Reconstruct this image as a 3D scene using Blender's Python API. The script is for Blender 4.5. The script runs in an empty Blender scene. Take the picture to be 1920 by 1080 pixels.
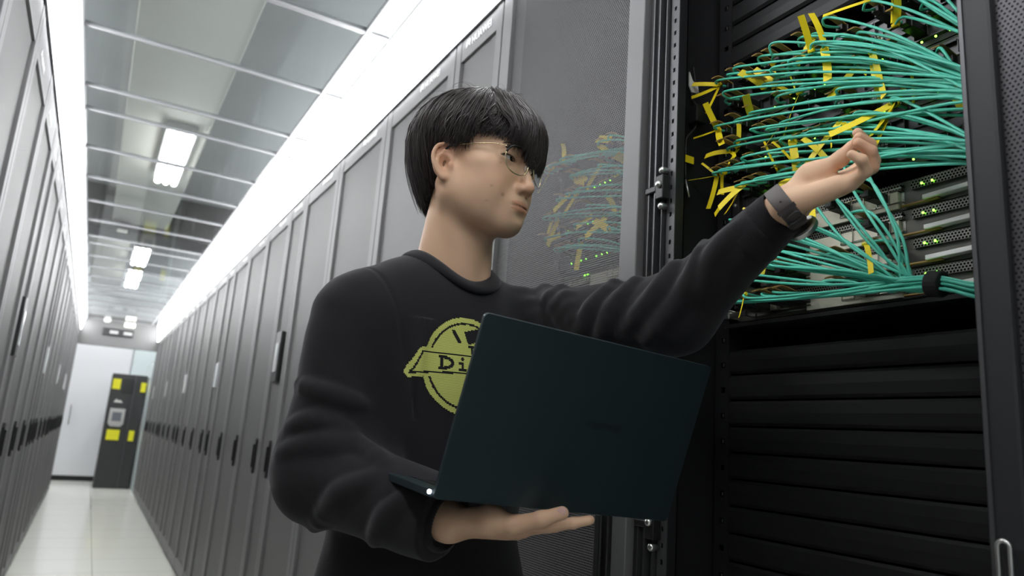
import bpy, math, random
import numpy as np
from mathutils import Matrix, Vector
scn = bpy.context.scene
COL = scn.collection
# ------------------------------------------------------------------ camera, world, exposure
cd = bpy.data.cameras.new('camera'); cam = bpy.data.objects.new('camera', cd); COL.objects.link(cam)
CR = Matrix(((0.86407759, -0.1628201, -0.47629773), (-0.49842197, -0.14456123, -0.85479682), (0.07032392, 0.97600803, -0.20606523)))
cam.matrix_world = Matrix.Translation((0, 0, 1.23)) @ CR.to_4x4()
cd.sensor_width = 36; cd.lens = 25.5; cd.clip_start = 0.05; cd.clip_end = 100
cd.dof.use_dof = True; cd.dof.focus_distance = 1.12; cd.dof.aperture_fstop = 5.0
scn.camera = cam
w = bpy.data.worlds.new('world'); scn.world = w; w.use_nodes = True
w.node_tree.nodes['Background'].inputs[0].default_value = (0.9, 0.95, 1, 1)
w.node_tree.nodes['Background'].inputs[1].default_value = 0.05
scn.view_settings.view_transform = 'Standard'; scn.view_settings.look = 'None'
scn.view_settings.exposure = 0.0; scn.view_settings.gamma = 1.0; scn.view_settings.use_curve_mapping = False
LIGHT_STRENGTH = 13.5      # luminous strips along both sides of the aisle
LAMP_STRENGTH = 25.0      # tube lamps above the glass roof
CAMZ = 1.23
# ------------------------------------------------------------------ helpers
class MB:
    def __init__(s): s.v = []; s.f = []
    def add(s, V, F):
        n = len(s.v); s.v += [tuple(map(float, p)) for p in V]; s.f += [tuple(n + i for i in f) for f in F]; return s
    def box(s, a, b):
        x0, y0, z0 = a; x1, y1, z1 = b
        V = [(x0,y0,z0),(x1,y0,z0),(x1,y1,z0),(x0,y1,z0),(x0,y0,z1),(x1,y0,z1),(x1,y1,z1),(x0,y1,z1)]
        return s.add(V, [(0,3,2,1),(4,5,6,7),(0,1,5,4),(1,2,6,5),(2,3,7,6),(3,0,4,7)])
    def obox(s, c, hx, hy, hz):   # oriented box, half vectors
        c, hx, hy, hz = map(Vector, (c, hx, hy, hz)); V = []
        for k in (-1, 1):
            for i, j in ((-1,-1),(1,-1),(1,1),(-1,1)): V.append(c + hx*i + hy*j + hz*k)
        return s.add(V, [(0,3,2,1),(4,5,6,7),(0,1,5,4),(1,2,6,5),(2,3,7,6),(3,0,4,7)])
    def prism(s, poly, off):       # closed polygon of 3D points extruded by off
        n = len(poly); off = Vector(off); P = [Vector(p) for p in poly]
        V = P + [p + off for p in P]
        F = [tuple(range(n - 1, -1, -1)), tuple(range(n, 2 * n))] + [(i, (i + 1) % n, n + (i + 1) % n, n + i) for i in range(n)]
        return s.add(V, F)
    def tube(s, pts, r, n=8, cap=True, closed=False):
        P = [Vector(p) for p in pts]; m = len(P); R = r if isinstance(r, (list, tuple)) else [r] * m
        V = []; up = None
        for i in range(m):
            a = P[(i - 1) % m] if (closed or i > 0) else P[i]; b = P[(i + 1) % m] if (closed or i < m - 1) else P[i]
            t = (b - a).normalized()
            if up is None: up = Vector((0, 0, 1)) if abs(t.z) < .9 else Vector((1, 0, 0))
            u = (up - t * up.dot(t)); u = u.normalized() if u.length > 1e-6 else t.orthogonal().normalized()
            up = u; v = t.cross(u)
            for k in range(n):
                an = 2 * math.pi * k / n; V.append(P[i] + (u * math.cos(an) + v * math.sin(an)) * R[i])
        F = []
        for i in range(m if closed else m - 1):
            j = (i + 1) % m
            for k in range(n): F.append((i*n + k, i*n + (k+1) % n, j*n + (k+1) % n, j*n + k))
        if cap and not closed: F += [tuple(range(n - 1, -1, -1)), tuple((m-1)*n + k for k in range(n))]
        return s.add(V, F)
    def cyl(s, a, b, r, n=16): return s.tube([a, b], r, n)
    def ball(s, c, r, n=10):
        c = Vector(c); r = r if isinstance(r, (tuple, list)) else (r, r, r); V = []; F = []
        for i in range(n + 1):
            t = math.pi * i / n
            for j in range(2 * n):
                a = math.pi * j / n; V.append((c.x + r[0]*math.sin(t)*math.cos(a), c.y + r[1]*math.sin(t)*math.sin(a), c.z + r[2]*math.cos(t)))
        for i in range(n):
            for j in range(2 * n): F.append((i*2*n + j, (i+1)*2*n + j, (i+1)*2*n + (j+1) % (2*n), i*2*n + (j+1) % (2*n)))
        return s.add(V, F)
    def ribbon(s, pts, side, th):  # strip of real thickness: centre line pts, half-width vectors side
        P = [Vector(p) for p in pts]; S = [Vector(q) for q in side] if isinstance(side, list) else [Vector(side)] * len(P); V = []; F = []
        for i, p in enumerate(P):
            t = (P[min(i + 1, len(P) - 1)] - P[max(i - 1, 0)]).normalized(); nn = t.cross(S[i]).normalized() * th / 2
            V += [p - S[i] - nn, p + S[i] - nn, p + S[i] + nn, p - S[i] + nn]
        for i in range(len(P) - 1):
            for k in range(4): F.append((4*i + k, 4*i + (k+1) % 4, 4*i + 4 + (k+1) % 4, 4*i + 4 + k))
        F += [(3, 2, 1, 0), tuple(4*(len(P)-1) + k for k in range(4))]
        return s.add(V, F)
def bez(p0, p1, p2, p3, n=14):
    p0, p1, p2, p3 = map(Vector, (p0, p1, p2, p3)); out = []
    for i in range(n + 1):
        t = i / n; u = 1 - t; out.append(p0*u**3 + p1*3*u*u*t + p2*3*u*t*t + p3*t**3)
    return out
def crv(pts, n=6):   # Catmull-Rom through points
    P = [Vector(p) for p in pts]; P = [P[0]*2 - P[1]] + P + [P[-1]*2 - P[-2]]; out = []
    for i in range(1, len(P) - 2):
        for k in range(n):
            t = k / n; a, b, c, d = P[i-1], P[i], P[i+1], P[i+2]
            out.append(0.5*((2*b) + (c - a)*t + (2*a - 5*b + 4*c - d)*t*t + (3*b - a - 3*c + d)*t**3))
    out.append(P[-2]); return out
WM = {}
def tag(o, label=None, cat=None, group=None, kind=None):
    if label: o['label'] = label
    if cat: o['category'] = cat
    if group: o['group'] = group
    if kind: o['kind'] = kind
    return o
def thing(name, label, cat, loc=(0, 0, 0), rotz=0.0, group=None):
    o = bpy.data.objects.new(name, None); COL.objects.link(o); o.location = loc; o.rotation_euler = (0, 0, rotz)
    o.empty_display_size = .05; WM[o.name] = Matrix.Translation(loc) @ Matrix.Rotation(rotz, 4, 'Z'); return tag(o, label, cat, group)
def obj(name, mb, mat, parent=None, world=True, smooth=False, bevel=0, label=None):
    me = bpy.data.meshes.new(name); V = mb.v
    if parent is not None and world:
        inv = np.array(WM[parent.name].inverted()); A = np.array(V, float).reshape(-1, 3)
        V = (A @ inv[:3, :3].T + inv[:3, 3]).tolist()
    me.from_pydata(V, [], mb.f); me.update()
    for m in (mat if isinstance(mat, list) else [mat]): me.materials.append(m)
    o = bpy.data.objects.new(name, me); COL.objects.link(o)
    if parent is not None: o.parent = parent; WM[o.name] = WM[parent.name]
    else: WM[o.name] = Matrix.Identity(4)
    if smooth: me.shade_smooth()
    if bevel:
        b = o.modifiers.new('bevel', 'BEVEL'); b.width = bevel; b.segments = 2; b.limit_method = 'ANGLE'
        b.harden_normals = False
    if label: o['label'] = label
    return o
def copy_tree(o, parent=None, label=None):
    c = o.copy(); COL.objects.link(c); c.parent = parent
    if label: c['label'] = label
    for ch in list(o.children): copy_tree(ch, c)
    return c
# ------------------------------------------------------------------ materials
def mat(name, col=(.5, .5, .5), rough=.5, metal=0.0, emit=None, strength=0, spec=.5, sheen=0, sss=0, coat=0, bump=None, noise=None):
    m = bpy.data.materials.new(name); m.use_nodes = True; nt = m.node_tree; b = nt.nodes['Principled BSDF']
    b.inputs['Base Color'].default_value = (*col, 1); b.inputs['Roughness'].default_value = rough; b.inputs['Metallic'].default_value = metal
    b.inputs['Specular IOR Level'].default_value = spec
    if emit: b.inputs['Emission Color'].default_value = (*emit, 1); b.inputs['Emission Strength'].default_value = strength
    if sheen: b.inputs['Sheen Weight'].default_value = sheen; b.inputs['Sheen Roughness'].default_value = .45
    if sss: b.inputs['Subsurface Weight'].default_value = sss; b.inputs['Subsurface Radius'].default_value = (1, .35, .18); b.inputs['Subsurface Scale'].default_value = .006
    if coat: b.inputs['Coat Weight'].default_value = coat
    if noise:   # (scale, amount) colour variation
        tc = nt.nodes.new('ShaderNodeTexCoord'); n = nt.nodes.new('ShaderNodeTexNoise'); n.inputs['Scale'].default_value = noise[0]; n.inputs['Detail'].default_value = 4
        nt.links.new(tc.outputs['Object'], n.inputs['Vector']); mr = nt.nodes.new('ShaderNodeMapRange')
        mr.inputs['To Min'].default_value = 1 - noise[1]; mr.inputs['To Max'].default_value = 1 + noise[1]; nt.links.new(n.outputs['Fac'], mr.inputs['Value'])
        mx = nt.nodes.new('ShaderNodeMix'); mx.data_type = 'RGBA'; mx.blend_type = 'MULTIPLY'; mx.inputs['Factor'].default_value = 1
        mx.inputs['A'].default_value = (*col, 1); nt.links.new(mr.outputs['Result'], mx.inputs['B']); nt.links.new(mx.outputs['Result'], b.inputs['Base Color'])
    if bump:    # (scale, distance)
        tc = nt.nodes.new('ShaderNodeTexCoord'); n = nt.nodes.new('ShaderNodeTexNoise'); n.inputs['Scale'].default_value = bump[0]; n.inputs['Detail'].default_value = 3
        bp = nt.nodes.new('ShaderNodeBump'); bp.inputs['Distance'].default_value = bump[1]; bp.inputs['Strength'].default_value = 1
        nt.links.new(tc.outputs['Object'], n.inputs['Vector']); nt.links.new(n.outputs['Fac'], bp.inputs['Height']); nt.links.new(bp.outputs['Normal'], b.inputs['Normal'])
    return m
def mathn(nt, op, a, b=None, c=None):
    n = nt.nodes.new('ShaderNodeMath'); n.operation = op
    for i, v in enumerate((a, b, c)):
        if v is None: continue
        if isinstance(v, (int, float)): n.inputs[i].default_value = v
        else: nt.links.new(v, n.inputs[i])
    return n.outputs[0]
def perforated(name, col, pitch, hole, see_through, rough=.4, metal=.5, dark=(.012, .012, .014)):
    """sheet metal with a staggered pattern of round holes, read in the object's x and z"""
    m = mat(name, col, rough, metal); nt = m.node_tree; b = nt.nodes['Principled BSDF']; out = nt.nodes['Material Output']
    tc = nt.nodes.new('ShaderNodeTexCoord'); sp = nt.nodes.new('ShaderNodeSeparateXYZ'); nt.links.new(tc.outputs['Object'], sp.inputs[0])
    def lattice(off):
        u = mathn(nt, 'ADD', mathn(nt, 'DIVIDE', sp.outputs['X'], pitch), off); u = mathn(nt, 'SUBTRACT', mathn(nt, 'FRACT', u), .5)
        v = mathn(nt, 'ADD', mathn(nt, 'DIVIDE', sp.outputs['Z'], pitch * 1.732), off); v = mathn(nt, 'MULTIPLY', mathn(nt, 'SUBTRACT', mathn(nt, 'FRACT', v), .5), 1.732)
        return mathn(nt, 'SQRT', mathn(nt, 'ADD', mathn(nt, 'MULTIPLY', u, u), mathn(nt, 'MULTIPLY', v, v)))
    d = mathn(nt, 'MINIMUM', lattice(0.0), lattice(0.5)); solid = mathn(nt, 'GREATER_THAN', d, hole)
    mx = nt.nodes.new('ShaderNodeMixShader'); nt.links.new(solid, mx.inputs[0])
    if see_through: t = nt.nodes.new('ShaderNodeBsdfTransparent')
    else: t = nt.nodes.new('ShaderNodeBsdfDiffuse'); t.inputs[0].default_value = (*dark, 1)
    nt.links.new(t.outputs[0], mx.inputs[1]); nt.links.new(b.outputs[0], mx.inputs[2]); nt.links.new(mx.outputs[0], out.inputs[0])
    return m
M = {}
M['frame'] = mat('grey_powder_coat', (.30, .29, .31), .42, .35, noise=(60, .03))
M['stile'] = mat('grey_frame_metal', (.17, .167, .17), .5, .2)
M['body'] = mat('black_cabinet_sheet', (.018, .018, .020), .5, .2)
M['black'] = mat('black_plastic', (.012, .012, .013), .38)
M['blank'] = mat('black_blanking_panel', (.010, .010, .011), .5, .1, spec=.4)
M['dark'] = mat('dark_interior_metal', (.022, .022, .024), .45, .4)
M['rail'] = mat('rack_rail_metal', (.10, .10, .105), .4, .7)
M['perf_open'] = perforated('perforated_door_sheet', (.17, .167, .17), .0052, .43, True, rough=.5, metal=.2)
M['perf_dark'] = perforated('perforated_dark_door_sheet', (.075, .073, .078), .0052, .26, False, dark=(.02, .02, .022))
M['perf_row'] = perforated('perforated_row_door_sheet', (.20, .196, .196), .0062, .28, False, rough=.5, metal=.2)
M['chrome'] = mat('bright_zinc_metal', (.62, .60, .55), .22, 1.0)
M['silver'] = mat('brushed_silver', (.62, .62, .60), .3, 1.0)
M['white'] = mat('white_print', (.85, .85, .85), .5)
M['offwhite'] = mat('off_white_label', (.78, .78, .74), .5)
M['screen'] = mat('grey_display_glass', (.55, .57, .58), .15)
M['green_led'] = mat('green_indicator', (.1, .8, .1), .3, emit=(.25, 1, .05), strength=9)
M['aqua'] = mat('aqua_fibre_jacket', (.085, .54, .40), .36, spec=.45)
M['tagyellow'] = mat('yellow_label_tape', (.84, .66, .01), .45)
M['tan'] = mat('tan_pull_tab', (.44, .27, .09), .45)
M['luminous'] = mat('luminous_strip', (.9, .9, .9), .5, emit=(.97, .985, 1), strength=LIGHT_STRENGTH)
M['lamp'] = mat('lamp_tube', (.9, .9, .9), .5, emit=(1, .99, .96), strength=LAMP_STRENGTH)
M['alu'] = mat('aluminium_bar', (.28, .28, .29), .45, .3)
M['wallwhite'] = mat('white_wall_panel', (.80, .81, .84), .4)
M['yellow'] = mat('yellow_sticker', (.85, .80, .02), .5)
# ------------------------------------------------------------------ the setting
XR, XL = .81, -.34      # fronts of the right and left cabinet rows
ZC = 2.67               # glass roof of the aisle
Y0, Y1 = -1.6, 13.2     # extent of the aisle
def tile_mat():
    m = mat('white_raised_floor_tiles', (.62, .625, .56), .22, coat=.15); nt = m.node_tree; b = nt.nodes['Principled BSDF']
    tc = nt.nodes.new('ShaderNodeTexCoord'); sp = nt.nodes.new('ShaderNodeSeparateXYZ'); nt.links.new(tc.outputs['Object'], sp.inputs[0])
    def line(o, off):
        f = mathn(nt, 'FRACT', mathn(nt, 'ADD', mathn(nt, 'DIVIDE', o, .6), off)); return mathn(nt, 'LESS_THAN', mathn(nt, 'ABSOLUTE', mathn(nt, 'SUBTRACT', f, .5)), .004)
    l = mathn(nt, 'MAXIMUM', line(sp.outputs['X'], .125), line(sp.outputs['Y'], .2))
    mx = nt.nodes.new('ShaderNodeMix'); mx.data_type = 'RGBA'; mx.inputs['A'].default_value = (.90, .905, .83, 1); mx.inputs['B'].default_value = (.30, .30, .27, 1)
    nt.links.new(l, mx.inputs['Factor']); nt.links.new(mx.outputs['Result'], b.inputs['Base Color']); return m
fl = obj('floor', MB().box((-2.2, -2.5, -.1), (2.6, 17, 0)), tile_mat()); tag(fl, kind='structure')
# concrete and duct ceiling of the hall above the glass
hall = mat('grey_hall_ceiling', (.46, .47, .48), .6, noise=(1.2, .12))
tag(obj('ceiling', MB().box((-3, -2.5, 3.9), (3.4, 17, 4.0)), hall), kind='structure')
duct = mat('pale_duct_sheet', (.52, .52, .48), .55, noise=(1.5, .04))
k = (3.45 - CAMZ) / 2.07
def duct_seg(y0, y1):
    o = obj('ceiling_duct', MB().box((-.13, y0, 3.45), (.47, y1, 3.75)), duct, bevel=.01)
    return o
d = duct_seg(-2, 9.6); tag(d, 'long pale grey air duct above the glass roof', 'duct')
d = obj('ceiling_duct', MB().box((-.35, 10.6, 3.45), (.12, 16, 3.75)), duct); tag(d, 'far pale duct behind the dark cross beam above the glass roof', 'duct')
tag(obj('ceiling_beam', MB().box((-3, 9.7, 3.38), (3.4, 10.3, 3.9)), mat('dark_beam', (.10, .10, .10), .6)), 'dark cross beam above the glass roof', 'beam')
for i, (y0, y1, lb) in enumerate([(5.9, 7.25, 'nearest tube lamp above the glass roof'), (10.6, 11.7, 'tube lamp just past the dark beam above the glass roof'), (12.4, 13.9, 'farthest tube lamp above the glass roof')]):
    t = thing('ceiling_lamp', 'bright twin ' + lb, 'lamp', (.27, y0, 3.40), 0, 'tube lamps above the glass roof')
    obj('lamp_housing', MB().box((.16, y0 - .03, 3.385), (.38, y1 + .03, 3.445)), M['alu'], t)
    for xx in (.20, .27, .34): obj('lamp_tube', MB().tube([(xx, y0, 3.36), (xx, y1, 3.36)], .026, 8), M['lamp'], t)
t = thing('wall_beacon', 'small dark ceiling sensor box hanging under the beam', 'sensor', (-.0, 9.5, 3.3))
obj('sensor_body', MB().box((-.08, 9.45, 3.28), (.07, 9.6, 3.42)), M['black'], t); obj('sensor_lens', MB().box((-.06, 9.43, 3.29), (.05, 9.46, 3.33)), M['offwhite'], t)
t.name = 'ceiling_sensor'
BATTEN = mat('bright_batten_tube', (.9, .9, .9), .5, emit=(.97, .99, 1), strength=130)
# work lights of the hall beyond the aisle
for x_ in (-1.25, 1.75):
    t = thing('batten_lamp', 'white batten lamp high beyond the aisle end, on the %s side' % ('white door' if x_ < 0 else 'glass door'), 'lamp', (x_, 14.3, 3.75), 0, 'batten lamps beyond the aisle end')
    obj('lamp_housing', MB().box((x_ - .05, 13.7, 3.80), (x_ + .05, 14.9, 3.90)), M['alu'], t); obj('lamp_tube', MB().tube([(x_, 13.72, 3.77), (x_, 14.88, 3.77)], .03, 8), BATTEN, t)
for x_ in (-1.35, 1.85):  # added fill lights, hidden from view, to brighten the hall ceiling
    t = thing('hall_fill_light', 'added unseen fill light for the hall ceiling above the %s cabinet row' % ('left' if x_ < 0 else 'right'), 'lamp', (x_, 4, 3.4))
    obj('lamp_housing', MB().box((x_ - .06, -1, 3.30), (x_ + .06, 12, 3.34)), M['alu'], t); obj('lamp_tube', MB().tube([(x_, -.95, 3.37), (x_, 11.95, 3.37)], .03, 8), mat('hall_fill_tube', (.9, .9, .9), .5, emit=(.98, 1, .98), strength=30), t)
# glass roof
gl = bpy.data.materials.new('clear_roof_glass'); gl.use_nodes = True; nt = gl.node_tree; nt.nodes.clear()
o_ = nt.nodes.new('ShaderNodeOutputMaterial'); a_ = nt.nodes.new('ShaderNodeBsdfTransparent'); g_ = nt.nodes.new('ShaderNodeBsdfGlossy'); x_ = nt.nodes.new('ShaderNodeMixShader')
a_.inputs[0].default_value = (.86, .88, .88, 1); g_.inputs['Roughness'].default_value = .06; fr_ = nt.nodes.new('ShaderNodeFresnel'); fr_.inputs[0].default_value = 1.5
ge_ = nt.nodes.new('ShaderNodeNewGeometry'); nt.links.new(mathn(nt, 'MULTIPLY', fr_.outputs[0], mathn(nt, 'SUBTRACT', 1.0, ge_.outputs['Backfacing'])), x_.inputs[0]); nt.links.new(a_.outputs[0], x_.inputs[1]); nt.links.new(g_.outputs[0], x_.inputs[2]); nt.links.new(x_.outputs[0], o_.inputs[0])
bars = [-1.17, -.57, .03, .63, 1.23, 1.83, 2.43, 3.03, 3.63, 3.93, 4.53, 5.13, 5.73, 6.33, 6.93, 7.23, 7.83, 8.43, 9.03, 9.63, 9.93, 10.53, 11.13, 11.73, 12.33, 12.63, Y1]
for i, (ya, yb) in enumerate(zip([Y0] + bars[:-1], bars)):
    o = obj('window_%d' % (i + 1), MB().box((XL + .06, ya + .012, ZC), (.746, yb - .012, ZC + .006)), gl); tag(o, kind='structure')
for i, yb in enumerate(bars):
    wv = .012 if abs(yb - 2.43) < .01 else .0065
    tag(obj('trim_%d' % (i + 1), MB().box((XL + .06, yb - wv, ZC - .005), (.744, yb + wv, ZC + .014)), M['alu']), kind='structure')
tag(obj('trim_40', MB().box((.655, Y0, ZC - .008), (.672, Y1, ZC + .014)), M['alu']), kind='structure')
tag(obj('trim_41', MB().box((XL + .02, Y0, ZC - .03), (XL + .085, Y1, ZC + .03)), M['alu']), kind='structure')
# fascias over the rows and the luminous strips hung on them
fas = mat('grey_fascia', (.20, .20, .21), .45, .3)
tag(obj('trim_42', MB().box((XR, Y0, 2.50), (XR + .05, Y1, ZC + .03)), fas), kind='structure')
tag(obj('trim_43', MB().box((XL - .05, Y0, 2.50), (XL, Y1, ZC + .03)), fas), kind='structure')
LY0 = -1.5
def strip(name, sg, zb, xb, xt, lab):
    """slanting luminous strip between the cabinet tops and the roof; sg +1 right row, -1 left row"""
    t = thing(name, lab, 'light', (xb, LY0, zb)); zt = 2.655
    def bar(y0, y1, d0, d1, m_, nm):     # slab between depths d0 and d1 behind the visible face
        P = [(xb + sg * d0, y0, zb), (xt + sg * d0, y0, zt), (xt + sg * d1, y0, zt), (xb + sg * d1 * .3, y0, zb)]
        obj(nm, MB().prism(P, (0, y1 - y0, 0)), m_, t)
    bar(LY0, Y1 - .02, .0105, .016, M['alu'], 'light_housing')
    y = LY0
    while y < Y1 - .1:
        y2 = min(y + 1.2, Y1 - .03); bar(y + .002, y2 - .002, 0, .010, M['luminous'], 'diffuser'); y += 1.2
    return t
strip('strip_light', 1, 2.405, .785, .747, 'continuous glaring white light strip over the right cabinet row')
strip('strip_light', -1, 2.465, -.315, -.280, 'continuous glaring white light strip over the left cabinet row')
# far end
lin = mat('grey_lintel', (.13, .13, .13), .5)
tag(obj('wall_lintel', MB().box((XL - .4, Y1, 2.25), (XR + .4, Y1 + .1, 2.75)), lin), kind='structure')
tag(obj('wall_back', MB().box((-2.2, 15.35, 0), (2.6, 15.45, 3.9)), M['wallwhite']), kind='structure')
tag(obj('baseboard_back', MB().box((-2.2, 15.33, 0), (2.6, 15.35, .09)), M['black']), kind='structure')
tag(obj('door_1', MB().box((-.60, 15.30, .09), (.53, 15.35, 2.75)), M['wallwhite'], bevel=.004), kind='structure')
tag(obj('door_2', MB().box((.56, 15.30, .09), (1.6, 15.35, 2.75)), mat('pale_blue_wall_panel', (.70, .78, .80), .35), bevel=.004), kind='structure')
dh = obj('door_handle', MB().tube(crv([(-.28, 15.30, 1.0), (-.28, 15.24, 1.0), (-.28, 15.24, 1.3), (-.28, 15.30, 1.3)], 4), .012, 8), M['silver'], bpy.data.objects['door_1'], smooth=True)
tag(obj('wall_right', MB().box((2.35, -2.5, 0), (2.45, 17, 3.9)), hall), kind='structure')
tag(obj('wall_left', MB().box((-1.62, -2.5, 0), (-1.52, 17, 3.9)), hall), kind='structure')
tag(obj('wall_front', MB().box((-1.6, -2.5, 0), (2.4, -2.4, 3.9)), M['wallwhite']), kind='structure')
t = thing('lintel_display', 'dark display plate with two pale buttons on the far lintel', 'display', (.2, Y1 - .03, 2.36))
obj('display_plate', MB().box((-.02, Y1 - .03, 2.42), (.42, Y1, 2.54)), M['black'], t, bevel=.01)
for xx in (.08, .28): obj('display_button', MB().box((xx, Y1 - .04, 2.455), (xx + .12, Y1 - .03, 2.505)), mat('grey_button', (.35, .35, .35), .4), t)
t = thing('emergency_light', 'small glowing white box light above the far lintel', 'light', (.32, Y1 - .1, 2.6))
obj('light_box', MB().box((.27, Y1 - .10, 2.585), (.42, Y1 - .01, 2.65)), mat('box_glow', (.9, .9, .8), .5, emit=(1, .97, .88), strength=2.0), t, bevel=.008)
obj('light_bracket', MB().box((.30, Y1 - .06, 2.65), (.39, Y1 - .01, 2.66)), M['black'], t)
t = thing('smoke_detector', 'small round pale detector beside the far box light', 'detector', (.02, Y1 - .15, 2.62))
obj('detector_body', MB().tube([(.02, Y1 - .1, 2.665), (.02, Y1 - .1, 2.64), (.02, Y1 - .1, 2.62)], [.05, .05, .03], 16), M['offwhite'], t)
# black unit with yellow stickers standing before the back wall
t = thing('equipment_cabinet', 'black free-standing unit with screen and yellow stickers at the aisle end', 'cabinet', (.52, 14.0, 0))
y = 14.03
obj('body', MB().box((.25, y, 0), (.78, y + .55, 1.88)), mat('charcoal_unit', (.035, .035, .037), .4), t, bevel=.01)
obj('side_door', MB().box((.60, y - .03, .02), (.615, y, 1.86)), M['rail'], t)
obj('bezel', MB().prism([(.30, y - .03, 1.30), (.53, y - .03, 1.30), (.53, y - .03, 1.05), (.49, y - .03, 1.0), (.34, y - .03, 1.0), (.30, y - .03, 1.05)], (0, .03, 0)), M['silver'], t)
obj('screen', MB().box((.345, y - .036, 1.09), (.485, y - .029, 1.24)), mat('unit_screen', (.18, .19, .21), .2), t)
for a, b, c, d in [(.27, 1.62, .39, 1.79), (.70, 1.60, .78, 1.76), (.31, .78, .50, .95), (.64, .78, .72, .95)]:
    obj('sticker', MB().box((a, y - .034, b), (c, y - .001, d)), M['yellow'], t)
obj('vent_opening', MB().box((.42, y - .006, 1.55), (.60, y - .001, 1.80)), M['black'], t)
obj('emblem', MB().prism([(.33, y - .005, 1.40), (.47, y - .005, 1.40), (.43, y - .005, 1.44), (.39, y - .005, 1.43), (.37, y - .005, 1.46)], (0, .005, 0)), M['offwhite'], t)
# glass leaf door standing open beside the unit
t = thing('glass_door', 'pale glass door leaf standing open beside the black unit', 'door', (.80, 13.5, 0))
obj('door_leaf', MB().box((.80, 13.35, .02), (.83, 14.9, 2.1)), mat('pale_door_leaf', (.62, .70, .72), .25), t)
obj('door_handle', MB().tube([(.775, 13.45, .95), (.775, 13.45, 1.35)], .014, 8), M['silver'], t)
# ------------------------------------------------------------------ cabinet rows (local frame: front at y=0 facing -y, width along x)
CH = 2.50
def text_mb(s, size, th=.0006, loc=(0, 0, 0)):
    cu = bpy.data.curves.new('t', 'FONT'); cu.body = s; cu.size = size; cu.extrude = th; cu.resolution_u = 2
    o = bpy.data.objects.new('t', cu); COL.objects.link(o); dg = bpy.context.evaluated_depsgraph_get(); me = bpy.data.meshes.new_from_object(o.evaluated_get(dg))
    mb = MB(); mb.add([(v.co.x + loc[0], -v.co.z + loc[1], v.co.y + loc[2]) for v in me.vertices], [tuple(p.vertices) for p in me.polygons])
    bpy.data.objects.remove(o); bpy.data.curves.remove(cu); bpy.data.meshes.remove(me); return mb
def emblem_mb(x, z, y, r):
    mb = MB()
    for k in range(8):     # fan of eight petals
        a = math.radians(-20 + 220 * k / 7); c, s_ = math.cos(a), math.sin(a); L = r * (1 if k in (2, 3, 4, 5) else .85); w_ = r * .16
        P = [(x + c*.12*r, y, z + s_*.12*r), (x + c*.6*L - s_*w_, y, z + s_*.6*L + c*w_), (x + c*L, y, z + s_*L), (x + c*.6*L + s_*w_, y, z + s_*.6*L - c*w_)]
        mb.prism(P, (0, .0006, 0))
    return mb
LOGO = text_mb('HUAWEI', .032)
_proto = {}
def cabinet(width, side, kind, screen=None):
    """kind: row | clear (see-through door, hollow body). side +1: handle at +x"""
    key = (round(width, 3), side, kind, screen)
    if key in _proto: return copy_tree(_proto[key])
    root = thing('server_cabinet', '-', 'cabinet'); W = width / 2 - .001; st = .05 if width > .4 else .036
    if kind == 'row':
        obj('body', MB().box((-W, .035, 0), (W, 1.15, CH)), M['body'], root)
    else:
        mb = MB(); mb.box((-W, .035, 0), (-W + .02, 1.15, CH)); mb.box((W - .02, .035, 0), (W, 1.15, CH)); mb.box((-W, 1.12, 0), (W, 1.15, CH))
        mb.box((-W, .035, CH - .03), (W, 1.15, CH)); mb.box((-W, .035, 0), (W, 1.15, .08)); obj('body', mb, M['body'], root)
    d = MB(); g = .0025
    d.box((-W + g, -.012, .03), (-W + st, .03, CH - .02)); d.box((W - st, -.012, .03), (W - g, .03, CH - .02))
    d.box((-W + st, -.010, .03), (W - st, .03, .12)); TR = CH - .09 if kind == 'clear' else 2.335; d.box((-W + st, -.010, TR), (W - st, .03, CH - .02))
    door = obj('door', d, M['stile'], root, bevel=.002)
    obj('perforated_panel', MB().box((-W + st, .000, .12), (W - st, .0015, TR)), M['perf_open' if kind == 'clear' else 'perf_row'], door)
    hx = side * (W - .055 if width > .4 else W - .05)
    h = MB().prism([(hx - .018, -.012, 1.13), (hx - .012, -.012, 1.15), (hx + .012, -.012, 1.15), (hx + .018, -.012, 1.13), (hx + .018, -.012, .99), (hx + .012, -.012, .97), (hx - .012, -.012, .97), (hx - .018, -.012, .99)], (0, -.012, 0))
    h.box((hx - .009, -.032, 1.0), (hx + .009, -.024, 1.12)); obj('handle', h, M['black'], door, bevel=.003)
    lx = side * (W - .20) if width > .4 else 0
    lg = MB(); lg.add([(v[0] + lx - .045, v[1] - .0135 + .0, v[2] + 2.365) for v in LOGO.v], LOGO.f); e = emblem_mb(lx - .068, 2.375, -.0140, .020); lg.add(e.v, e.f)
    lg.v = [(x, y + .0025, z) for x, y, z in lg.v]
    if kind != 'clear': obj('logo', lg, M['white'], door)
    if screen:
        if screen == 'framed':
            obj('display', MB().box((-.058, -.022, 1.44), (.058, -.002, 1.70)), M['black'], door, bevel=.004)
            obj('display_screen', MB().box((-.034, -.026, 1.49), (.034, -.022, 1.64)), M['screen'], door)
        else:
            obj('display', MB().box((-.05, -.018, 1.47), (.05, -.002, 1.66)), M['screen'], door, bevel=.003)
    _proto[key] = root; return root
ORD = ['first', 'second', 'third', 'fourth', 'fifth', 'sixth', 'seventh', 'eighth', 'ninth', 'tenth', 'eleventh', 'twelfth', 'thirteenth', 'fourteenth', 'fifteenth', 'sixteenth', 'seventeenth', 'eighteenth', 'nineteenth', 'twentieth', 'twenty-first', 'twenty-second', 'twenty-third', 'twenty-fourth', 'twenty-fifth', 'twenty-sixth', 'twenty-seventh', 'twenty-eighth']
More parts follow.
